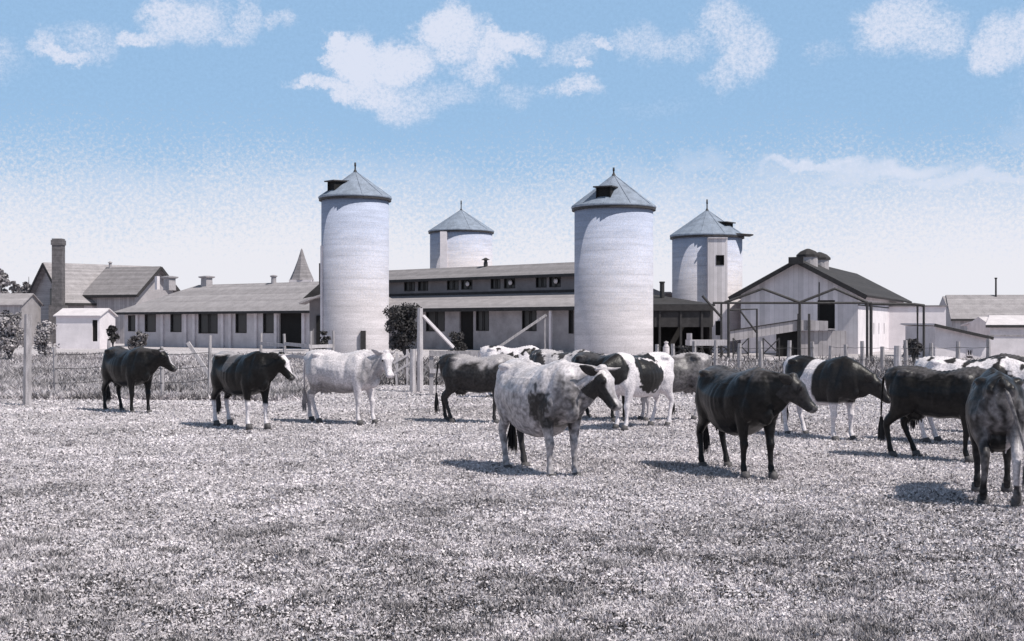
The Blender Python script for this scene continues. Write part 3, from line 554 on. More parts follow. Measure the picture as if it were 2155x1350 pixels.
# fourth silo with a square chute
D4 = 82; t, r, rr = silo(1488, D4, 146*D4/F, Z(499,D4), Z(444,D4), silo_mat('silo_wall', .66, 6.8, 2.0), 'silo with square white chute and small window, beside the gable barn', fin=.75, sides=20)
xa, xb = X(1488,D4-r)-X(1488,D4), X(1529,D4-r)-X(1488,D4); yy = -r-.35; zt = Z(503,D4-r)
w0, w1 = X(1505,D4-r)-X(1488,D4), X(1522,D4-r)-X(1488,D4); wz0, wz1 = Z(559,D4-r), Z(538,D4-r)
lw = (X(1504,D4-r)-X(1488,D4), X(1518,D4-r)-X(1488,D4), Z(706,D4-r), Z(676,D4-r))
ch = M(); ch.opens(xa, xb, 0, zt, yy, yy+.1, [(w0,w1,wz0,wz1), lw]); ch.box(xa,xa+.1,yy+.1,-r*.9,0,zt).box(xb-.1,xb,yy+.1,-r*.75,0,zt).box(xa,xb,yy-.1,-r*.9,zt,zt+.06)
cho = ch.build('chute', 'white_board', t); window(cho, w0, w1, wz0, wz1, yy, frame='dark_wood', glass='interior', bars=0, fw=.03)
window(cho, lw[0], lw[1], lw[2], lw[3], yy, frame='dark_wood', glass='interior', bars=0, fw=.03)
dm = dormer(t, R(-38), r*.72, Z(499,D4)+.08, .9, .75, .9)
M().slab((r*.2,-r*.9,Z(499,D4)+.1),(r*1.20,-r*.7,Z(499,D4)-.02),(r*1.20,-r*.15,Z(499,D4)-.02),(r*.2,-r*.1,Z(499,D4)+.1),-.08).build('hatch_platform', 'steel', t)

# ------------------------------------------------------------------ long barn
class Fr:
    """a plan line: point of t at offset o (towards the viewer), solved from a photo x"""
    def __init__(s, ax, ay, bx, by):
        s.a = Vector((ax, ay)); s.u = (Vector((bx, by))-s.a).normalized(); s.n = Vector((s.u.y, -s.u.x)); 
        if s.n.y > 0: s.n = -s.n
        s.rz = math.atan2(s.u.y, s.u.x)
    def t(s, px, o=0):
        k = (px-CX)/F; p = s.a+s.n*o; return (k*p.y-p.x)/(s.u.x-k*s.u.y)
    def D(s, t, o=0): return (s.a+s.u*t+s.n*o).y
    def z(s, py, t, o=0): return Z(py, s.D(t, o))
fr = Fr(X(822,101), 101, X(1209,88), 88); t = thing('long_barn', fr.a.x, fr.a.y, fr.rz, 'long low barn with raised clerestory windows between the two big silos', 'barn')
o1, o2, o3 = 1.9, 5.3, 6.1        # clerestory wall, lower wall, lower eave (towards the viewer = local -y)
zr = Z(552, 88); zue = 5.45; zb = 4.05; zle = 2.98
x0 = fr.t(655, o2); x1 = fr.t(1209, o2)+2.2
cw = [(fr.t(a,o1), fr.t(b,o1), 4.42, 5.22) for a, b in ((851,873),(880,901),(941,965),(971,994),(1033,1053),(1061,1084),(1128,1150),(1156,1180))]
xu = fr.t(1362, -(o1+.6))
m = M().opens(x0+3.5, xu, zb-.3, zue+.02, -o1, -o1+.15, cw); m.box(x0+3.5, xu, o1-.15, o1, zb-.3, zue+.02)
m.prism([(-o1,zb-.2),(-o1,zue),(0,zr-.12),(o1,zue),(o1,zb-.2)], 'x', x0+3.5, x0+3.62); m.prism([(-o1,zb-.2),(-o1,zue),(0,zr-.12),(o1,zue),(o1,zb-.2)], 'x', xu, xu+.12)
m.build('clerestory_wall', 'stucco_dark', t)
for i, (a, b, c, d) in enumerate(cw): 
    w_ = window(t, a, b, c, d, -o1, frame='dark_wood', fw=.05, bars=1)
for (a, b, c, d) in (cw[3], cw[5], cw[7]):
    v = M(); v.lathe([(.17,0),(.19,.03),(.02,.05)], 18); o = v.build('ventilator_disc', 'white_wash', t, smooth=True); o.rotation_euler = (PI/2,0,0); o.location = ((a+b)/2+.12, -o1-.04, (c+d)/2+.03)
m = M(); ov = .55
m.slab((x0+3.0,-o1-ov,zue-.12),(xu+.4,-o1-ov,zue-.12),(xu+.4,0,zr),(x0+3.0,0,zr),.10).slab((xu+.4,o1+ov,zue-.12),(x0+3.0,o1+ov,zue-.12),(x0+3.0,0,zr),(xu+.4,0,zr),.10)
m.build('upper_roof', 'roof_mid', t)
M().box(x0+3.0,xu+.4,-o1-ov-.05,-o1-ov+.0,zue-.34,zue-.15).box(x0+3.5,xu,-o1-.06,-o1-.003,zb-.02,zb+.18).build('fascia', 'dark_wood', t)
m = M().slab((x0-.4,-o3,zle),(x1+.4,-o3,zle),(x1+.4,-o1,zb),(x0-.4,-o1,zb),.10).slab((x1+.4,o3,zle),(x0-.4,o3,zle),(x0-.4,o1,zb),(x1+.4,o1,zb),.10); 
m.slab((x0-.4,-o1,zb),(x0+3.5,-o1,zb),(x0+3.5,0,zb+.55),(x0-.4,0,zb+.55),.1).slab((x0+3.5,o1,zb),(x0-.4,o1,zb),(x0-.4,0,zb+.55),(x0+3.5,0,zb+.55),.1); m.build('lower_roof', 'roof_pale', t)
lo = [(fr.t(838,o2),fr.t(850,o2),1.3,2.4),(fr.t(897,o2),fr.t(936,o2),1.3,2.8),(fr.t(967,o2),fr.t(996,o2),.05,2.8),(fr.t(1002,o2),fr.t(1029,o2),1.35,2.8),(fr.t(1099,o2),fr.t(1129,o2),1.35,2.8),(fr.t(1197,o2),fr.t(1207,o2),1.2,2.8)]
zl = zle+.12
M().opens(x0, x1, -.2, zl, -o2, -o2+.2, lo).box(x0,x1,o2-.2,o2,-.2,zl).prism([(-o2+.2,-.2),(-o2+.2,zl),(-o1,zb-.12),(0,zb+.3),(o1,zb-.12),(o2-.2,zl),(o2-.2,-.2)],'x',x0,x0+.15).prism([(-o2+.2,-.2),(-o2+.2,zl),(-o1,zb-.12),(0,zb+.3),(o1,zb-.12),(o2-.2,zl),(o2-.2,-.2)],'x',x1-.15,x1).build('wall', 'barn_wall', t)
for i, (a,b,c,d) in enumerate(lo):
    if i == 2: M().box(a+.02,b-.02,-o2+.14,-o2+.19,c,d-.02).build('door', 'interior', t)
    else: window(t, a, b, c, d, -o2, frame='dark_wood', fw=.05)
M().box(x0-.4,x1+.4,-o3-.04,-o3,zle-.26,zle-.02).build('gutter_board', 'dark_wood', t)
for a in (1158,):
    q = fr.t(a, o3-.15); M().box(q-.08,q+.08,-o3+.1,-o3+.26,0,zle-.15).build('porch_post', 'white_wash', t)
q = fr.t(1024, 0); M().lathe([(.16,zr-.3),(.16,zr+.25),(.12,zr+.3),(.12,zr+.42),(.34,zr+.46),(.05,zr+.62)], 16, c=(q,-.1)).build('roof_vent', 'steel', t)


# ------------------------------------------------------------------ left barn (hipped)
fr = Fr(X(262,103), 103, X(668,90), 90); t = thing('hipped_barn', fr.a.x, fr.a.y, fr.rz, 'low barn with pale hipped roof and row of dark windows behind the two black cows', 'barn')
x0 = 0; x1 = fr.t(672, 0)+.5; dp = 8.6; ze = 2.95; zr = 5.15
lo = [(fr.t(a-2,0),fr.t(b+3,0),c-.05,d+.12) for a,b,c,d in ((272,282,1.3,2.45),(307,325,1.25,2.55),(361,379,1.25,2.55),(420,455,1.15,2.6),(498,516,1.2,2.55),(556,575,1.2,2.55),(589,632,.1,2.6))]
M().opens(x0, x1, -.2, ze, 0, .25, lo).box(x0,x1,dp-.25,dp,-.2,ze).box(x0,x0+.25,.25,dp-.25,-.2,ze).box(x1-.25,x1,.25,dp-.25,-.2,ze).build('wall', 'stucco', t)
for i, (a,b,c,d) in enumerate(lo):
    if i == 6: M().box(a+.02,b-.02,.15,.22,c,d-.02).build('door', 'interior', t)
    else: window(t, a, b, c, d, 0, frame='dark_wood', fw=.05, bars=1 if i == 3 else 0)
for a in (290,343,392,410,470,486,540,582,640): 
    q = fr.t(a,0); M().box(q-.14,q+.14,-.14,-.003,-.1,ze-.05).build('pilaster', 'stucco_light', t)
ov = .7; hx = 4.2; m = M(); zo = ze-.12
A=(x0-ov,-ov,zo);B=(x1+ov,-ov,zo);C_=(x1+ov,dp+ov,zo);E=(x0-ov,dp+ov,zo);G=(x0+hx,dp/2,zr);H=(x1-.5,dp/2,zr)
m.slab(A,B,H,G,.12).slab(C_,E,G,H,.12).slab(E,A,G,G,.12).slab(B,C_,H,H,.12); m.build('roof', 'roof_pale', t)
M().box(x0-ov,x1+ov,-ov-.04,-ov-.002,zo-.2,zo-.03).build('eave_board', 'dark_wood', t)
for a, w_, h_ in ((357,.75,.85),(435,.70,.75),(576,.30,.62)):
    q = fr.t(a, -dp/2); M().lathe([(w_*.72,zr-.4),(w_*.66,zr+h_*.7),(w_*.95,zr+h_*.78),(w_*1.0,zr+h_*.9),(w_*.3,zr+h_)], 4 if w_ > .5 else 12, c=(q,dp/2), a0=PI/4).build('roof_cupola', 'vent_metal', t)
q = fr.t(331,-dp/2); M().box(q-.15,q+.15,dp/2-.15,dp/2+.15,zr-.3,zr+.85).build('chimney', 'white_wash', t)
# dark entry between the hipped barn and the silo
Ds = 82; t = thing('entry_porch', X(632,Ds), Ds, 0, 'dark entry lean-to with pale sloping roof edge between hipped barn and tall silo', 'shed'); e_ = lambda px, py: (X(px,Ds)-X(632,Ds), Z(py,Ds))
p0, p1, p2, p3 = e_(628,637), e_(655,626), e_(700,612), e_(700,604)
M().slab((p0[0],0,p0[1]),(p1[0],0,p1[1]),(p1[0],2.5,p1[1]),(p0[0],2.5,p0[1]),.12).slab((p1[0],0,p1[1]),(p2[0],0,p2[1]),(p2[0],2.5,p2[1]),(p1[0],2.5,p1[1]),.12).build('roof','roof_pale',t)
g0, g1, g2, g3 = e_(634,628), e_(668,598), e_(700,598), e_(700,616)
M().prism([g0, g1, g2, g3],'y',.6,.8).build('gable','dark_wood',t)
M().box(e_(667,0)[0],e_(674,0)[0],.85,1.1,Z(600,Ds),Z(553,Ds)).build('stack','dark_wood',t)
M().prism([(e_(645,0)[0],0.),(e_(672,0)[0],0.),(e_(672,0)[0],Z(624,Ds)),(e_(645,0)[0],Z(634,Ds))],'y',1.2,1.3).build('wall','stucco_dark',t)
M().box(e_(660,0)[0],e_(676,0)[0],1.1,1.19,0,2.4).build('door','interior',t)
# spire
Dq = 125; t = thing('spire', X(635,Dq), Dq, 0, 'slim pointed spire showing above the hipped barn roof beside the left silo', 'spire')
M().box(-1.1,1.1,-1.1,1.1,-.1,Z(590,Dq)).build('tower', 'stucco', t); zq = Z(590,Dq)
M().lathe([(1.25,zq),(.8,zq+1.0),(.42,zq+2.0),(.17,zq+2.8),(.1,zq+3.05),(.02,zq+3.2)], 8).build('steeple', 'roof_mid', t)

# ------------------------------------------------------------------ farmhouse on the left
DH = 120; k_ = DH/92.; a = Vector((X(103,DH), DH)); u = Vector((.71,.704)).normalized(); rz = math.atan2(u.y, u.x)   # local x along ridge
t = thing('farmhouse', a.x, a.y, rz, 'steep gabled farmhouse with tall chimney at far left', 'house')
hw = 4.1; ze = 4.3; zr = Z(553,DH); Lg = 10.5
def gable_wall(m, x, hw, z0, ze, zr, th): return m.prism([(-hw,z0),(hw,z0),(hw,ze),(0,zr),(-hw,ze)], 'x', x, x+th)
m = M(); gable_wall(m, 0, hw, -.2, ze, zr-.14, .2); gable_wall(m, Lg, hw, -.2, ze, zr-.14, .2); m.box(.2,Lg,-hw,-hw+.2,-.2,ze-.05).box(.2,Lg,hw-.2,hw,-.2,ze-.05); m.build('wall', 'clap', t)
m = M(); ov=.5; zv = ze-ov*(zr-ze)/hw
m.slab((-.6,-hw-ov,zv),(Lg+.4,-hw-ov,zv),(Lg+.4,0,zr),(-.6,0,zr),.14).slab((Lg+.4,hw+ov,zv),(-.6,hw+ov,zv),(-.6,0,zr),(Lg+.4,0,zr),.14).build('roof','roof_pale',t)
m = M(); m.bar((-.63,-hw-ov,zv-.16),(-.63,0,zr-.16),.05,.28).bar((-.63,hw+ov,zv-.16),(-.63,0,zr-.16),.05,.28).box(-.6,Lg,-hw-ov-.05,-hw-ov-.003,zv-.24,zv-.02).build('bargeboard','dark_wood',t)
for (y0, y1, z0, z1) in ((-1.5,-.35,3.2,5.3),(-1.6,.2,.3,2.3)):
    m = M(); m.box(-.06,-.004,y0,y1,z0,z1); o = m.build('window','dark_wood',t); M().box(-.07,-.062,y0+.08,y1-.08,z0+.08,z1-.08).build('pane','glass',o)
m = M(); m.box(1.6,3.4,-hw-.06,-hw-.004,2.6,3.9); o = m.build('window','white_wash',t); M().box(1.75,3.25,-hw-.075,-hw-.062,2.75,3.75).build('pane','white_wash',o)
Dc = 115.5; lx = Vector((X(123,Dc),Dc))-a; lxp = lx.dot(u); lyp = lx.dot(Vector((-u.y,u.x)))
ct = Z(503,Dc); w_ = .44
o = M().box(-w_-.25,w_+.25,-.6,.6,-.2,3.6).box(-w_-.02,w_+.02,-.45,.45,3.6,ct-.6).box(-w_-.09,w_+.09,-.52,.52,ct-.6,ct-.14).box(-w_-.02,w_+.02,-.45,.45,ct-.14,ct).build('chimney','brick',t); o.location=(lxp,lyp,0); o.rotation_euler=(0,0,-rz)
# wing
wu = Fr(X(181,119), 119, X(284,117), 117); rw = thing('house_wing', wu.a.x, wu.a.y, wu.rz, 'darker roofed wing of the farmhouse just left of the hipped barn', 'house'); x1 = wu.t(284,0); ze = 4.9; zr = Z(561,120); dp = 6.4
m = M().box(0,x1,0,.2,-.2,ze).box(0,x1,dp-.2,dp,-.2,ze); m.prism([(.2,-.2),(dp-.2,-.2),(dp-.2,ze),(dp/2,zr-.15),(.2,ze)],'x',0,.2).prism([(.2,-.2),(dp-.2,-.2),(dp-.2,ze),(dp/2,zr-.15),(.2,ze)],'x',x1-.2,x1); m.build('wall','grey_board',rw)
m = M().slab((-.2,-.5,ze-.25),(x1+.6,-.5,ze-.25),(x1+.6,dp/2,zr),(-.2,dp/2,zr),.12).slab((x1+.6,dp+.5,ze-.25),(-.2,dp+.5,ze-.25),(-.2,dp/2,zr),(x1+.6,dp/2,zr),.12); m.build('roof','roof_mid',rw)
M().box(-.2,x1+.6,-.56,-.502,ze-.52,ze-.27).bar((x1+.64,-.5,ze-.4),(x1+.64,dp/2,zr-.16),.06,.3).bar((x1+.64,dp+.5,ze-.4),(x1+.64,dp/2,zr-.16),.06,.3).build('eave_board','dark_wood',rw)
M().lathe([(.14,zr-.2),(.14,zr+.4),(.24,zr+.45),(.05,zr+.6)],10,c=(wu.t(232,-dp/2),dp/2)).build('roof_vent','vent_metal',rw)
# white shed
Ds = 92; t = thing('white_shed', X(118,Ds), Ds, R(-4), 'small whitewashed shed with one dark door below the farmhouse wing', 'shed'); w_ = X(212,Ds)-X(118,Ds); h_ = Z(664,Ds)
M().opens(0,w_,-.2,h_,0,.2,[(w_*.83,w_*.95,.55,h_-.35)]).box(0,w_,2.8,3,-.2,h_).prism([(.2,-.2),(2.8,-.2),(2.8,h_),(1.5,h_+.45),(.2,h_)],'x',0,.2).prism([(.2,-.2),(2.8,-.2),(2.8,h_),(1.5,h_+.45),(.2,h_)],'x',w_-.2,w_).build('wall','white_wash',t)
M().box(w_*.83+.02,w_*.95-.02,.1,.15,.55,h_-.37).build('door','interior',t)
M().slab((-.15,-.2,h_-.02),(w_+.15,-.2,h_-.02),(w_+.15,1.5,h_+.55),(-.15,1.5,h_+.55),.08).slab((w_+.15,3.2,h_-.02),(-.15,3.2,h_-.02),(-.15,1.5,h_+.55),(w_+.15,1.5,h_+.55),.08).build('roof','roof_white',t)
# low building at the extreme left
Ds = 112; t = thing('outbuilding', X(-60,Ds), Ds, R(-3), 'low outbuilding with pale roof cut by the left edge of the photo', 'shed'); w_ = X(48,Ds)-X(-60,Ds); h_ = Z(640,Ds)
M().box(0,w_,0,4,-.2,h_).prism([(0,h_),(4,h_),(2,h_+.9)],'x',0,w_).build('wall','grey_board',t)
M().slab((-.2,-.3,h_-.08),(w_+.2,-.3,h_-.08),(w_+.2,2,h_+1.0),(-.2,2,h_+1.0),.08).slab((w_+.2,4.3,h_-.08),(-.2,4.3,h_-.08),(-.2,2,h_+1.0),(w_+.2,2,h_+1.0),.08).build('roof','roof_pale',t)

# ------------------------------------------------------------------ gable barn on the right
u = Vector((.41,.912)).normalized(); v = Vector((u.y,-u.x)); Rn = Vector((21.0,75.0)); Wd = 7.2; Lg = 23.
a = Rn-v*Wd; rz = math.atan2(v.y, v.x)                       # local x = along gable to the right, local y = back
t = thing('gable_barn', a.x, a.y, rz, 'big gabled barn with dark roof and two round ridge ventilators on the right', 'barn')
ze = 3.85; zr = Z(546,76.5); cxg = Wd/2
def gt(px, o=0):   # local x on the gable plane
    k = (px-CX)/F; return (k*a.y-a.x)/(v.x-k*v.y)
d0, d1 = gt(1720), gt(1757); dz0, dz1 = Z(696,75.6), Z(632,75.6)
m = M().opens(0, Wd, -.2, ze, 0, .2, [(d0,d1,dz0,dz1)]); m.prism([(0,ze),(Wd,ze),(cxg,zr-.2)],'y',0,.2); m.build('gable_wall','gable_board',t)
M().prism([(0,-.2),(Wd,-.2),(Wd,ze),(cxg,zr-.2),(0,ze)],'y',Lg-.2,Lg).build('gable_wall','gable_board',t)
sw_ = [(y0, y0+.32, 1.15, 1.9) for y0 in (6.6, 9.0, 11.6)]
mm = M()
for a_, b_ in ((.2,6.6),(6.92,9.0),(9.32,11.6),(11.92,Lg-.2)): mm.box(Wd-.2,Wd,a_,b_,-.2,ze-.02)
for y0, y1, z0, z1 in sw_: mm.box(Wd-.2,Wd,y0,y1,-.2,z0).box(Wd-.2,Wd,y0,y1,z1,ze-.02)
mm.box(0,.2,.2,Lg-.2,-.2,ze-.02); mm.build('side_wall','white_wash',t)
for y0, y1, z0, z1 in sw_: M().box(Wd-.12,Wd-.1,y0,y1,z0,z1).build('window','interior',t)
M().box(d0-.02,d1+.02,.21,.26,dz0,dz1).build('door','interior',t)
M().box(Wd+.004,Wd+.03,.0,Lg*.8,2.95,3.02).box(cxg+1.25,cxg+1.31,-.03,-.004,1.3,4.4).build('trim_board','dark_wood',t)
ov = .6; zv = ze-.5*(zr-ze)/cxg; m = M()
m.slab((-ov,Lg+.4,zv),(-ov,-.6,zv),(cxg,-.6,zr),(cxg,Lg+.4,zr),.14).slab((Wd+ov,-.6,zv),(Wd+ov,Lg+.4,zv),(cxg,Lg+.4,zr),(cxg,-.6,zr),.14).build('roof','roof_dark',t)
M().bar((-ov,-.64,zv-.16),(cxg,-.64,zr-.16),.06,.26).bar((Wd+ov,-.64,zv-.16),(cxg,-.64,zr-.16),.06,.26).box(cxg-.45,cxg+.45,-.75,-.6,zr-.35,zr+.10).build('bargeboard','dark_wood',t)
for y0, rr_ in ((2.6,.66),(6.6,.66)):
    o = M().lathe([(rr_*.95,zr-.5),(rr_*.95,zr+.28)], 16, c=(cxg+.1,y0)).build('ridge_ventilator','vent_metal',t)
    M().lathe([(rr_*1.12,zr+.26),(rr_*1.12,zr+.40),(rr_*.75,zr+.62),(rr_*.2,zr+.78),(.02,zr+.8)], 8, c=(cxg+.1,y0)).build('cap','dark_wood',o)
# white annex behind the frames, joined to the barn's right side
Ds = 84; t = thing('white_annex', X(1840,Ds)+1.5, Ds+4, R(-8), 'low flat whitewashed annex behind the right pipe frames', 'shed'); w_ = 4.6; h_ = Z(646,Ds+4)
M().box(0,w_,0,4,-.2,h_).build('wall','white_wash',t); M().box(-.1,w_+.1,-.12,4.1,h_,h_+.1).build('roof','roof_mid',t)
M().box(2.6,2.8,-.03,-.003,.9,1.7).build('vent_slot','interior',t)

# ------------------------------------------------------------------ open shed between right silo and chute
Ds = 70; t = thing('open_shed', X(1376,Ds), Ds, R(2), 'dark open-fronted shed between the broad silo and the chute silo', 'shed'); w_ = X(1500,Ds)-X(1376,Ds); h_ = Z(641,Ds)
M().slab((-.8,-.3,h_),(w_+.1,-.3,h_),(w_*.9,5.5,h_+.35),(-.8,5.5,h_+.95),.1).build('roof','roof_dark',t)
M().box(-.5,w_,-.36,-.302,h_-.36,h_-.03).box(0,w_,-.2,-.1,1.65,h_-.36).build('lintel','dark_wood',t)
M().box(-.2,w_,4.8,5,-.1,h_+.1).box(-.2,0,0,4.8,-.1,h_-.15).box(w_-.05,w_+.1,.6,4.8,-.1,h_-.15).build('back_wall','dark_wood',t)
for q in (.3,1.5,2.7): M().box(q-.06,q+.06,-.28,-.14+.02,-.1,h_-.36).build('post','dark_wood',t)
M().lathe([(.14,h_+.2),(.14,h_+1.3),(.17,h_+1.32),(.17,h_+1.4)],10,c=(X(1411,Ds)-X(1376,Ds),3)).build('stove_pipe','steel',t)
t = thing('milk_can', X(1402,68.5), 68.5, 0, 'tall white can standing before the open shed', 'can')
t.scale = (.75,.75,.75); M().lathe([(.22,0),(.24,.05),(.24,.72),(.14,.9),(.12,1.0),(.17,1.04),(.17,1.1),(.05,1.12)],18).build('can','stucco_light',t,smooth=True)
M().lathe([(.10,1.10),(.12,1.13),(.03,1.17)],12).build('lid','vent_metal',t)
# flat farm cart
Ds = 62; t = thing('farm_cart', X(1452,Ds), Ds, R(3), 'flat pale farm cart standing before the open shed', 'cart'); w_ = X(1535,Ds)-X(1452,Ds)
M().box(0,w_,0,1.2,Z(728,Ds),Z(716,Ds)).box(.05,.12,.05,1.15,Z(716,Ds),Z(702,Ds)).build('bed','pale_wood',t)
for q in (.35,w_-.4):
    for yy in (-.04,1.18):
        wm = M(); rr_ = .34
        wm.tube([(q+rr_*math.cos(2*PI*k/20),yy,rr_+rr_*math.sin(2*PI*k/20)) for k in range(21)], .035, n=6, cap=False)
        for k in range(8): wm.bar((q,yy,rr_),(q+rr_*math.cos(PI*k/4),yy,rr_+rr_*math.sin(PI*k/4)),.035)
        wm.build('wheel','dark_wood',t)
M().bar((0,.6,.5),(-1.0,.6,.25),.06).build('drawbar','dark_wood',t)

# ------------------------------------------------------------------ ramp and trestles in front of the gable barn
Ds = 69; t = thing('loading_ramp', X(1536,Ds), Ds, R(0), 'boarded feed ramp climbing to the dark door of the gable barn', 'ramp'); w_ = X(1684,Ds)-X(1536,Ds); we = X(1758,Ds)-X(1536,Ds)
zA, zB = Z(697,Ds), Z(674,Ds); hA = .58
M().slab((0,0,zA-hA),(w_,0,zB-hA),(w_,0,zB),(0,0,zA),.06).slab((w_,0,zB-hA),(we*.93,0,zB-hA),(we*.93,0,zB-.05),(w_,0,zB),.06).build('side_boards','grey_board',t)
M().slab((0,.06,zA-hA+.1),(w_,.06,zB-hA+.1),(w_,1.3,zB-hA+.1),(0,1.3,zA-hA+.1),.06).slab((w_,.06,zB-hA+.1),(we,.06,zB-hA+.1),(we,5,zB-hA+.1),(w_,5,zB-hA+.1),.06).build('deck','old_wood',t)
m = M(); m.bar((0,-.04,zA+.02),(w_,-.04,zB+.02),.05,.06); m.build('rail','dark_wood',t)
for q in (w_*.97, w_*1.12):
    M().box(q-.06,q+.06,-.14,-.065,0,zB+.35).build('post','steel',t)
M().box(w_*.68,w_*1.0,.3,.4,-.05,zB-hA-.02).build('under_panel','interior',t)
M().box(w_*1.0,we*1.12,.3,.45,-.05,zB-hA-.02).build('under_boards','grey_board',t)
for q0, q1, lb in ((1543,1575,'lower left'),(1606,1640,'right')):
    D_ = 60; t = thing('trestle', X(q0,D_), D_, 0, 'dark crossed-leg trestle standing %s before the ramp' % ('at the left foot,' if q0 < 1600 else 'further right,'), 'trestle', 'crossed trestles before the ramp'); w_ = X(q1,D_)-X(q0,D_); h0_, h1_ = Z(745,D_), Z(712,D_)
    m = M(); m.bar((0,0,0),(0,0,h1_),.06).bar((w_,0,0),(w_,0,h1_),.06); m.build('posts','steel',t)
    M().bar((0,-.04,h0_),(w_,-.04,h1_),.05).bar((0,.04,h1_),(w_,.04,h0_),.05).bar((0,0,h0_),(w_,0,h0_),.05).build('braces','steel',t)

# ------------------------------------------------------------------ steel pipe frames
Df = 60; t = thing('pipe_frame', X(1528,Df), Df, 0, 'dark steel pipe frame with two peaked trusses spanning before the gable barn', 'steel frame')
x_ = lambda px, D_=Df: X(px,D_)-X(1528,Df); zt = Z(638,Df); pr = .055
for px in (1533,1683,1825): M().tube([(x_(px),0,-.1),(x_(px),0,zt)], pr*1.25, n=8).build('post','steel',t)
M().tube([(x_(1500),0,zt),(x_(1835),0,zt)], pr, n=8).build('beam','steel',t)
for a_, b_, c_ in ((1525,1605,1683),(1683,1757,1825)):
    M().tube([(x_(a_),0,zt+.02),(x_(b_),0,Z(608,Df)),(x_(c_),0,zt+.02)], pr*1.2, n=8).build('truss','steel',t)
t2 = thing('pipe_frame', X(1833,Df+.8), Df+.8, 0, 'flat-topped steel pipe frame at right, between peaked frame and low shed', 'steel frame')
x2 = lambda px: X(px,Df+.8)-X(1833,Df+.8); z2 = Z(641,Df+.8)
for px, s_ in ((1833,1.5),(1944,1.1)): M().tube([(x2(px),0,-.1),(x2(px),0,z2)], pr*s_, n=8).build('post','steel',t2)
M().tube([(x2(1820),0,z2+.02),(x2(1925),0,z2),(x2(1944),0,z2-.06)], pr*1.3, n=8).build('beam','steel',t2)
M().tube([(x2(1966),2.5,-.1),(x2(1966),2.5,z2),(x2(1944),0,z2-.06)], pr, n=8).build('brace','steel',t2)
t3 = thing('hoist_frame', X(1593,Df+3), Df+3, 0, 'small steel hoist frame with diagonal brace before the chute silo', 'steel frame'); x3 = lambda px: X(px,Df+3)-X(1593,Df+3)
M().tube([(0,0,0),(0,0,Z(651,Df+3)),(x3(1530),0,Z(653,Df+3))], pr, n=8).build('post','steel',t3)
M().tube([(x3(1558),0,Z(655,Df+3)),(x3(1592),0,Z(700,Df+3))], pr*.9, n=8).build('brace','steel',t3)
M().tube([(x3(1478),0,Z(623,Df+3)),(x3(1518),0,Z(668,Df+3))], pr*1.2, n=8).tube([(x3(1518),0,0),(x3(1518),0,Z(636,Df+3))], pr, n=8).build('boom','steel',t3)

# ------------------------------------------------------------------ right edge buildings
Ds = 112; t = thing('far_house', X(1998,Ds), Ds, R(-2), 'far house with grey roof and thin stove pipe at the right edge', 'house'); w_ = X(2330,Ds)-X(1998,Ds); h_ = Z(669,Ds); zr = Z(621,Ds+2.6)
M().box(0.2,w_,0,5.2,-.2,h_).prism([(0,h_),(5.2,h_),(2.6,zr-.12)],'x',.2,w_).build('wall','grey_board',t)
M().slab((0,-.4,h_-.1),(w_+.3,-.4,h_-.1),(w_+.3,2.6,zr),(.5,2.6,zr),.1).slab((w_+.3,5.6,h_-.1),(0,5.6,h_-.1),(.5,2.6,zr),(w_+.3,2.6,zr),.1).build('roof','roof_pale',t)
M().box(0,w_,-.44,-.402,h_-.3,h_-.12).build('eave_board','dark_wood',t)
M().lathe([(.09,zr-.2),(.08,Z(588,Ds+2)),(.13,Z(588,Ds+2)+.05),(.13,Z(588,Ds+2)+.15)],10,c=(X(2096,Ds+2)-X(1998,Ds),2.4)).build('stove_pipe','steel',t)
Ds = 88; t = thing('low_house', X(2080,Ds), Ds, R(-2), 'low building with white roof and pale wall at the right edge', 'house'); w_ = X(2330,Ds)-X(2080,Ds); h_ = Z(684,Ds); zr = Z(664,Ds+2.4)
M().box(0.1,w_,0,4.8,-.2,h_).prism([(0,h_),(4.8,h_),(2.4,zr-.1)],'x',.1,w_).build('wall','stucco_light',t)
M().slab((-.3,-.3,h_),(w_,-.3,h_),(w_,2.4,zr),(.9,2.4,zr),.1).slab((w_,5.1,h_),(-.3,5.1,h_),(.9,2.4,zr),(w_,2.4,zr),.1).build('roof','roof_white',t)
M().box(-.3,w_,-.34,-.302,h_-.2,h_-.02).build('eave_board','dark_wood',t)
Ds = 66; t = thing('lean_to_shed', X(1968,Ds), Ds, 0, 'low lean-to shed with single slope roof falling to the right', 'shed'); w_ = X(2082,Ds)-X(1968,Ds); zA, zB = Z(681,Ds), Z(709,Ds)
wn = (X(2034,Ds)-X(1968,Ds), X(2047,Ds)-X(1968,Ds), .0, Z(735,Ds))
M().prism([(0,-.2),(wn[0],-.2),(wn[0],zA-.12+(zB-zA)*wn[0]/w_),(0,zA-.12)],'y',0,.12).prism([(wn[1],-.2),(w_,-.2),(w_,zB-.12),(wn[1],zA-.12+(zB-zA)*wn[1]/w_)],'y',0,.12).prism([(wn[0],wn[3]),(wn[1],wn[3]),(wn[1],zA-.12+(zB-zA)*wn[1]/w_),(wn[0],zA-.12+(zB-zA)*wn[0]/w_)],'y',0,.12).box(0,.12,.12,5,-.2,zA-.15).box(w_-.12,w_,.12,5,-.2,zB-.1).build('wall','stucco_light',t)
window(t, wn[0], wn[1], .1, wn[3], .0, bars=1, frame='pale_wood')
M().slab((-.15,-.3,zA),(w_+.1,-.3,zB),(w_+1.2,6.5,zB),(.2,6.5,zA+.02),.09).build('roof','roof_white',t)
M().bar((-.15,-.33,zA-.09),(w_+.1,-.33,zB-.09),.05,.16).build('fascia','dark_wood',t)
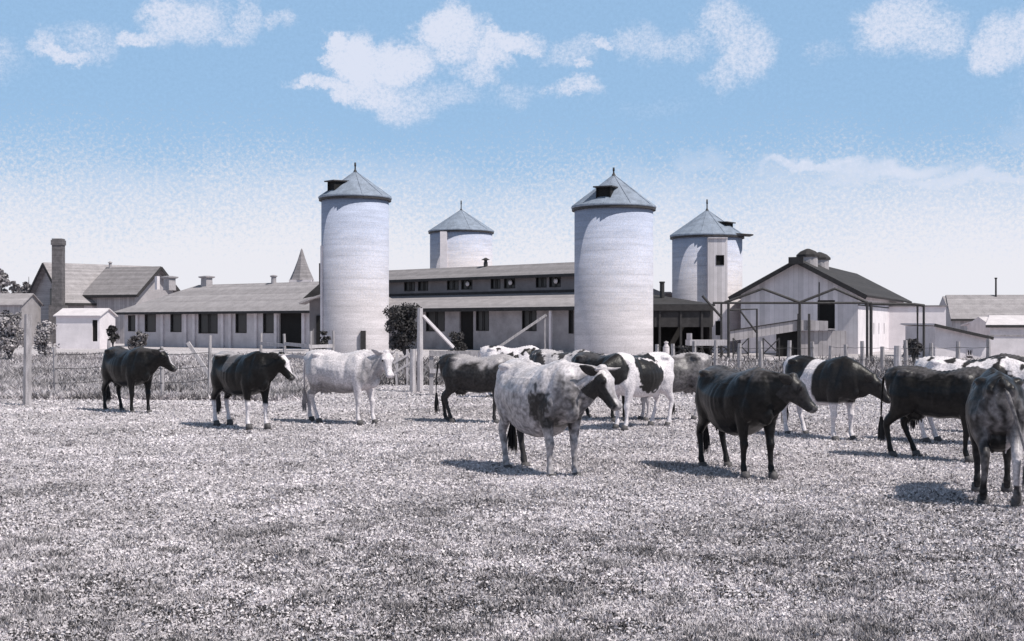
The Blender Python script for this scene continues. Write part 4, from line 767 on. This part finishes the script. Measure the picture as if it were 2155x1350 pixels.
Ds = 72; t = thing('yard_wall', X(2082,Ds), Ds, 0, 'pale rendered yard wall right of the lean-to shed', 'wall'); M().box(0,6,0,.25,-.1,Z(708,Ds)).build('wall','stucco_light',t); M().box(-.03,6.03,-.05,.3,Z(708,Ds),Z(708,Ds)+.08).build('coping','stone',t)

# ------------------------------------------------------------------ fences and posts
def post(px, fy, ty, w, label, m='pale_wood', name='fence_post', group='single fence posts', tilt=0, D=None, cap=True):
    D = D or DG(fy); t = thing(name, X(px,D), D, 0, label, 'post', group); h = Z(ty,D)
    mm = M(); r = w/2; mm.tube([(0,0,-.2),(tilt*.3,0,h*.35),(tilt*.75,0,h*.75),(tilt,0,h)], [r*1.08,r*1.0,r*.95,r*.88], n=8); mm.build('shaft', m, t)
    return t
t = post(57, 856, 662, .18, 'thick weathered corner post at the far left', m='old_wood', tilt=.02)

def fence(name, pts, label, h=1.15, rails=(.45,.95), rail='wire', postm='old_wood', pw=.10, skip=()):
    t = thing(name, X(pts[0][0],pts[0][1]), pts[0][1], 0, label, 'fence'); ox, oy = X(pts[0][0],pts[0][1]), pts[0][1]; P = []
    for (px, D_) in pts:
        x, y = X(px,D_)-ox, D_-oy; hh = h*random.uniform(.85,1.15); P.append((x,y,hh)); q = random.uniform(-.05,.05)
        M().tube([(x,y,-.2),(x+q*.5,y,hh*.5),(x+q,y,hh)], [pw/2,pw*.48,pw*.42], n=7).build('post', postm, t)
    for z in rails:
        for (a,b) in zip(P, P[1:]):
            if rail == 'wire': M().tube([(a[0],a[1]-.07,z),((a[0]+b[0])/2,(a[1]+b[1])/2-.07,z-.03),(b[0],b[1]-.07,z)], .008, n=5).build('wire','steel',t)
            else: M().bar((a[0],a[1]-.09,z+random.uniform(-.05,.05)),(b[0],b[1]-.09,z+random.uniform(-.05,.05)),.03,.13).build('rail','pale_wood',t)
    return t
fence('wire_fence', [(118,30),(226,31.5),(342,30),(440,32)], 'sagging wire fence on pale posts behind the solid black cow', h=1.35, rails=(.35,.7,1.05))
t = thing('fence_brace', X(440,36), 36, 0, 'pale leaning brace pole left of the black cow with white legs', 'pole'); M().bar((-.62,0,1.25),(.15,0,.1),.10).build('pole','pale_wood',t)
fence('rail_fence', [(548,50),(600,48),(652,46),(700,47)], 'broken two rail fence between the hipped barn and the left silo', h=1.35, rails=(.55,1.0), rail='rail', pw=.13)
# gate group
t = post(884, 826, 649, .16, 'tall pale gate post with a slanting white brace, left of the gateway', m='pale_wood', group=None, name='gate_post')
M().bar((.08,0,2.0),(X(950,33)-X(884,33),.6,Z(731,33.2)),.07).build('brace','white_wash',t)
post(869, 826, 735, .17, 'short thick pale post beside the tall gate post', m='pale_wood', group=None)
t = thing('rail_fence', X(905,31), 31, 0, 'low board fence running right from the gate post behind the roan-backed cow', 'fence'); 
for px in (908,1062,1180): M().box(X(px,31)-X(905,31)-.05,X(px,31)-X(905,31)+.05,-.05,.05,-.1,1.12).build('post','old_wood',t)
w_ = X(1185,31)-X(905,31)
M().box(0,w_,-.09,-.052,.98,1.11).build('rail','old_wood',t); M().box(0,w_,-.09,-.052,.55,.66).build('rail','pale_wood',t)
t = thing('leaning_pole', X(1045,52), 52, 0, 'long grey pole leaning up to the right against the long barn yard', 'pole'); M().bar((0,0,Z(734,52)),(X(1150,52)-X(1045,52),.4,Z(663,52)),.10).bar((X(1150,52)-X(1045,52)-.05,.45,0),(X(1150,52)-X(1045,52)-.05,.45,Z(663,52)),.07).bar((0,.05,0),(0,.05,Z(734,52)),.08).build('pole','old_wood',t)
t = thing('trough', X(1205,52), 52, 0, 'dark wooden water trough at the foot of the broad silo', 'trough'); M().box(-1.0,0,0,.6,.15,.6).build('tub','dark_wood',t); M().box(-.9,-.8,.05,.55,0,.15).box(-.2,-.1,.05,.55,0,.15).build('legs','old_wood',t)
# wattled gate by the white cow's head
t = thing('hurdle_gate', X(835,36), 36, 0, 'small open hurdle gate leaning behind the white cow head', 'gate'); w_ = X(872,36)-X(828,36)
M().bar((-.1,0,.65),(w_,.0,1.05),.06).bar((-.1,0,.35),(w_,0,.8),.06).bar((0,.03,0),(0,.03,.95),.07).bar((w_*.5,.03,0),(w_*.5,.03,1.05),.06).build('bars','pale_wood',t)
fence('picket_fence', [(1384,47),(1418,46),(1462,46),(1506,45),(1555,44),(1602,43.5),(1660,44),(1712,44)], 'uneven pale post and wire fence before the trestles and ramp', h=1.15, rails=(.5,.95), pw=.17)
fence('picket_fence', [(1748,46),(1782,45),(1816,45),(1858,44),(1893,43),(1908,43.5),(1960,44),(2015,45),(2080,45)], 'pale post and wire fence before the right pipe frame and low sheds', h=1.15, rails=(.5,.95), pw=.17)
t = post(1889, 0, 728, .26, 'stout pale gate post beside the shrub at right', m='pale_wood', group=None, D=40)

# ------------------------------------------------------------------ trees and bushes
def leafy(name, px, D, w, z0, z1, label, cat, n=2600, v=(.02,.16), leaf=.12, group=None, trunk=.12, shape=1.0, clumps=18, dark=.5):
    t = thing(name, X(px,D), D, 0, label, cat, group); hgt = z1-z0; C = []
    for k in range(clumps):
        th = random.random()*2*PI; rr_ = math.sqrt(random.random())*.62; zz = random.random(); wd = (1-shape*.75*zz)
        C.append((math.cos(th)*rr_*w/2*wd, math.sin(th)*rr_*w/2*wd, z0+hgt*(.12+.78*zz), random.uniform(.22,.40)*min(w,hgt)*.5*(1-.4*zz*shape), random.random()))
    C = np.array(C); k = rng.integers(0, clumps, n); d = rng.normal(size=(n,3)); d /= np.linalg.norm(d, axis=1)[:,None]; rad = C[k,3]*(.55+.55*rng.random(n))
    P = C[k,:3]+d*rad[:,None]*np.array([1,1,.85]); P[:,2] = np.maximum(P[:,2], z0*.5+.03)
    a = rng.normal(size=(n,3)); a /= np.linalg.norm(a, axis=1)[:,None]; b = np.cross(a, rng.normal(size=(n,3))); b /= np.linalg.norm(b, axis=1)[:,None]
    s_ = leaf*(.5+rng.random(n))[:,None]; q = np.stack([P-a*s_*.5, P+b*s_*.3, P+a*s_*.5, P-b*s_*.3], 1).reshape(-1,3)
    col = v[0]+(v[1]-v[0])*np.clip(C[k,4]*.6+rng.random(n)*.6-.1, 0, 1)
    o = fast_mesh('crown', q, 4, np.repeat(col, 4), 'leaf'); o.parent = t
    m = M(); m.tube([(0,0,-.1),(.02*w,0,z0*.6+.05),(0,.02*w,z0+hgt*.45),(.01*w,0,z0+hgt*.8)], [trunk,trunk*.8,trunk*.5,trunk*.15], n=8)
    for c in C[:8]: m.tube([(0,0,z0*.7+.05),(c[0]*.5,c[1]*.5,(z0+c[2])/2),(c[0],c[1],c[2])], [trunk*.45,trunk*.3,trunk*.1], n=6)
    m.build('trunk','bark',t); return t
leafy('tree', 2, 150, 4.6, 1.5, Z(560,150), 'tall grey tree cut by the left edge behind the outbuilding', 'tree', n=3200, v=(.16,.42), leaf=.42, trunk=.2, shape=.8)
leafy('tree', 60, 150, 3.6, 1.5, Z(556,150), 'slim grey tree between outbuilding and farmhouse gable', 'tree', n=2200, v=(.10,.34), leaf=.32, trunk=.18, shape=.9)
leafy('tree', 34, 146, 2.8, 1.2, Z(584,146), 'short grey tree between the two taller trees at far left', 'tree', n=1400, v=(.12,.36), leaf=.3, trunk=.15, shape=.6)
leafy('bush', 20, 60, 2.6, .1, Z(652,60), 'dark mottled bush at the left edge behind the corner post', 'bush', n=3000, v=(.12,.5), leaf=.16, trunk=.1, shape=.5, clumps=40)
leafy('bush', 95, 66, 1.9, .1, Z(672,66), 'grey bush before the farmhouse gable, right of the corner post', 'bush', n=1500, v=(.14,.55), leaf=.14, trunk=.05, shape=.6, clumps=30)
leafy('bush', 237, 78, 1.0, .55, Z(682,78), 'small round dark bush against the white shed', 'bush', n=1600, v=(.012,.05), leaf=.12, trunk=.08, shape=.1)
leafy('bush', 292, 80, 1.9, .0, Z(694,80), 'scraggly grey bush at the corner of the hipped barn', 'bush', n=1500, v=(.03,.3), leaf=.15, trunk=.06, shape=.4)
leafy('bush', 683, 60, .9, .1, Z(692,60), 'small dark bush at the left foot of the tall silo', 'bush', n=900, v=(.015,.08), leaf=.12, trunk=.05, shape=.4)
leafy('small_tree', 850, 55, 2.6, .6, Z(638,55), 'small dark leafy tree beside the tall silo and gate post', 'tree', n=6500, v=(.012,.10), leaf=.12, trunk=.07, shape=.25, clumps=34)
leafy('bush', 962, 62, 1.4, .05, Z(697,62), 'low dark shrub under the barn windows right of the gate brace', 'bush', n=1600, v=(.012,.10), leaf=.13, trunk=.05, shape=.5)
leafy('bush', 1922, 50, 1.1, .35, Z(713,50), 'low dark shrub by the pipe frame and stout post', 'bush', n=1500, v=(.02,.16), leaf=.11, trunk=.06, shape=.2)
leafy('bush', 1440, 58, .9, .05, Z(722,58), 'small dark bush below the open shed', 'bush', n=700, v=(.02,.18), leaf=.11, trunk=.05, shape=.4)
# far wood behind everything, one pale mass
n = 9000; X_ = rng.uniform(-260, 300, n); base = 250+rng.uniform(0, 25, n); hgt_ = 2.2+2.0*vnoise(X_+500, base*0+3, 14, 21); zz = rng.random(n)*hgt_
P = np.stack([X_, base, zz], 1); a = rng.normal(size=(n,3)); b = rng.normal(size=(n,3)); q = np.stack([P-a*.5, P+b*.4, P+a*.5, P-b*.4], 1).reshape(-1,3)
o = fast_mesh('far_wood', q, 4, np.repeat(rng.uniform(.12,.32,n), 4), 'leaf'); setp(o, kind='stuff', label='pale far-off wood along the horizon')
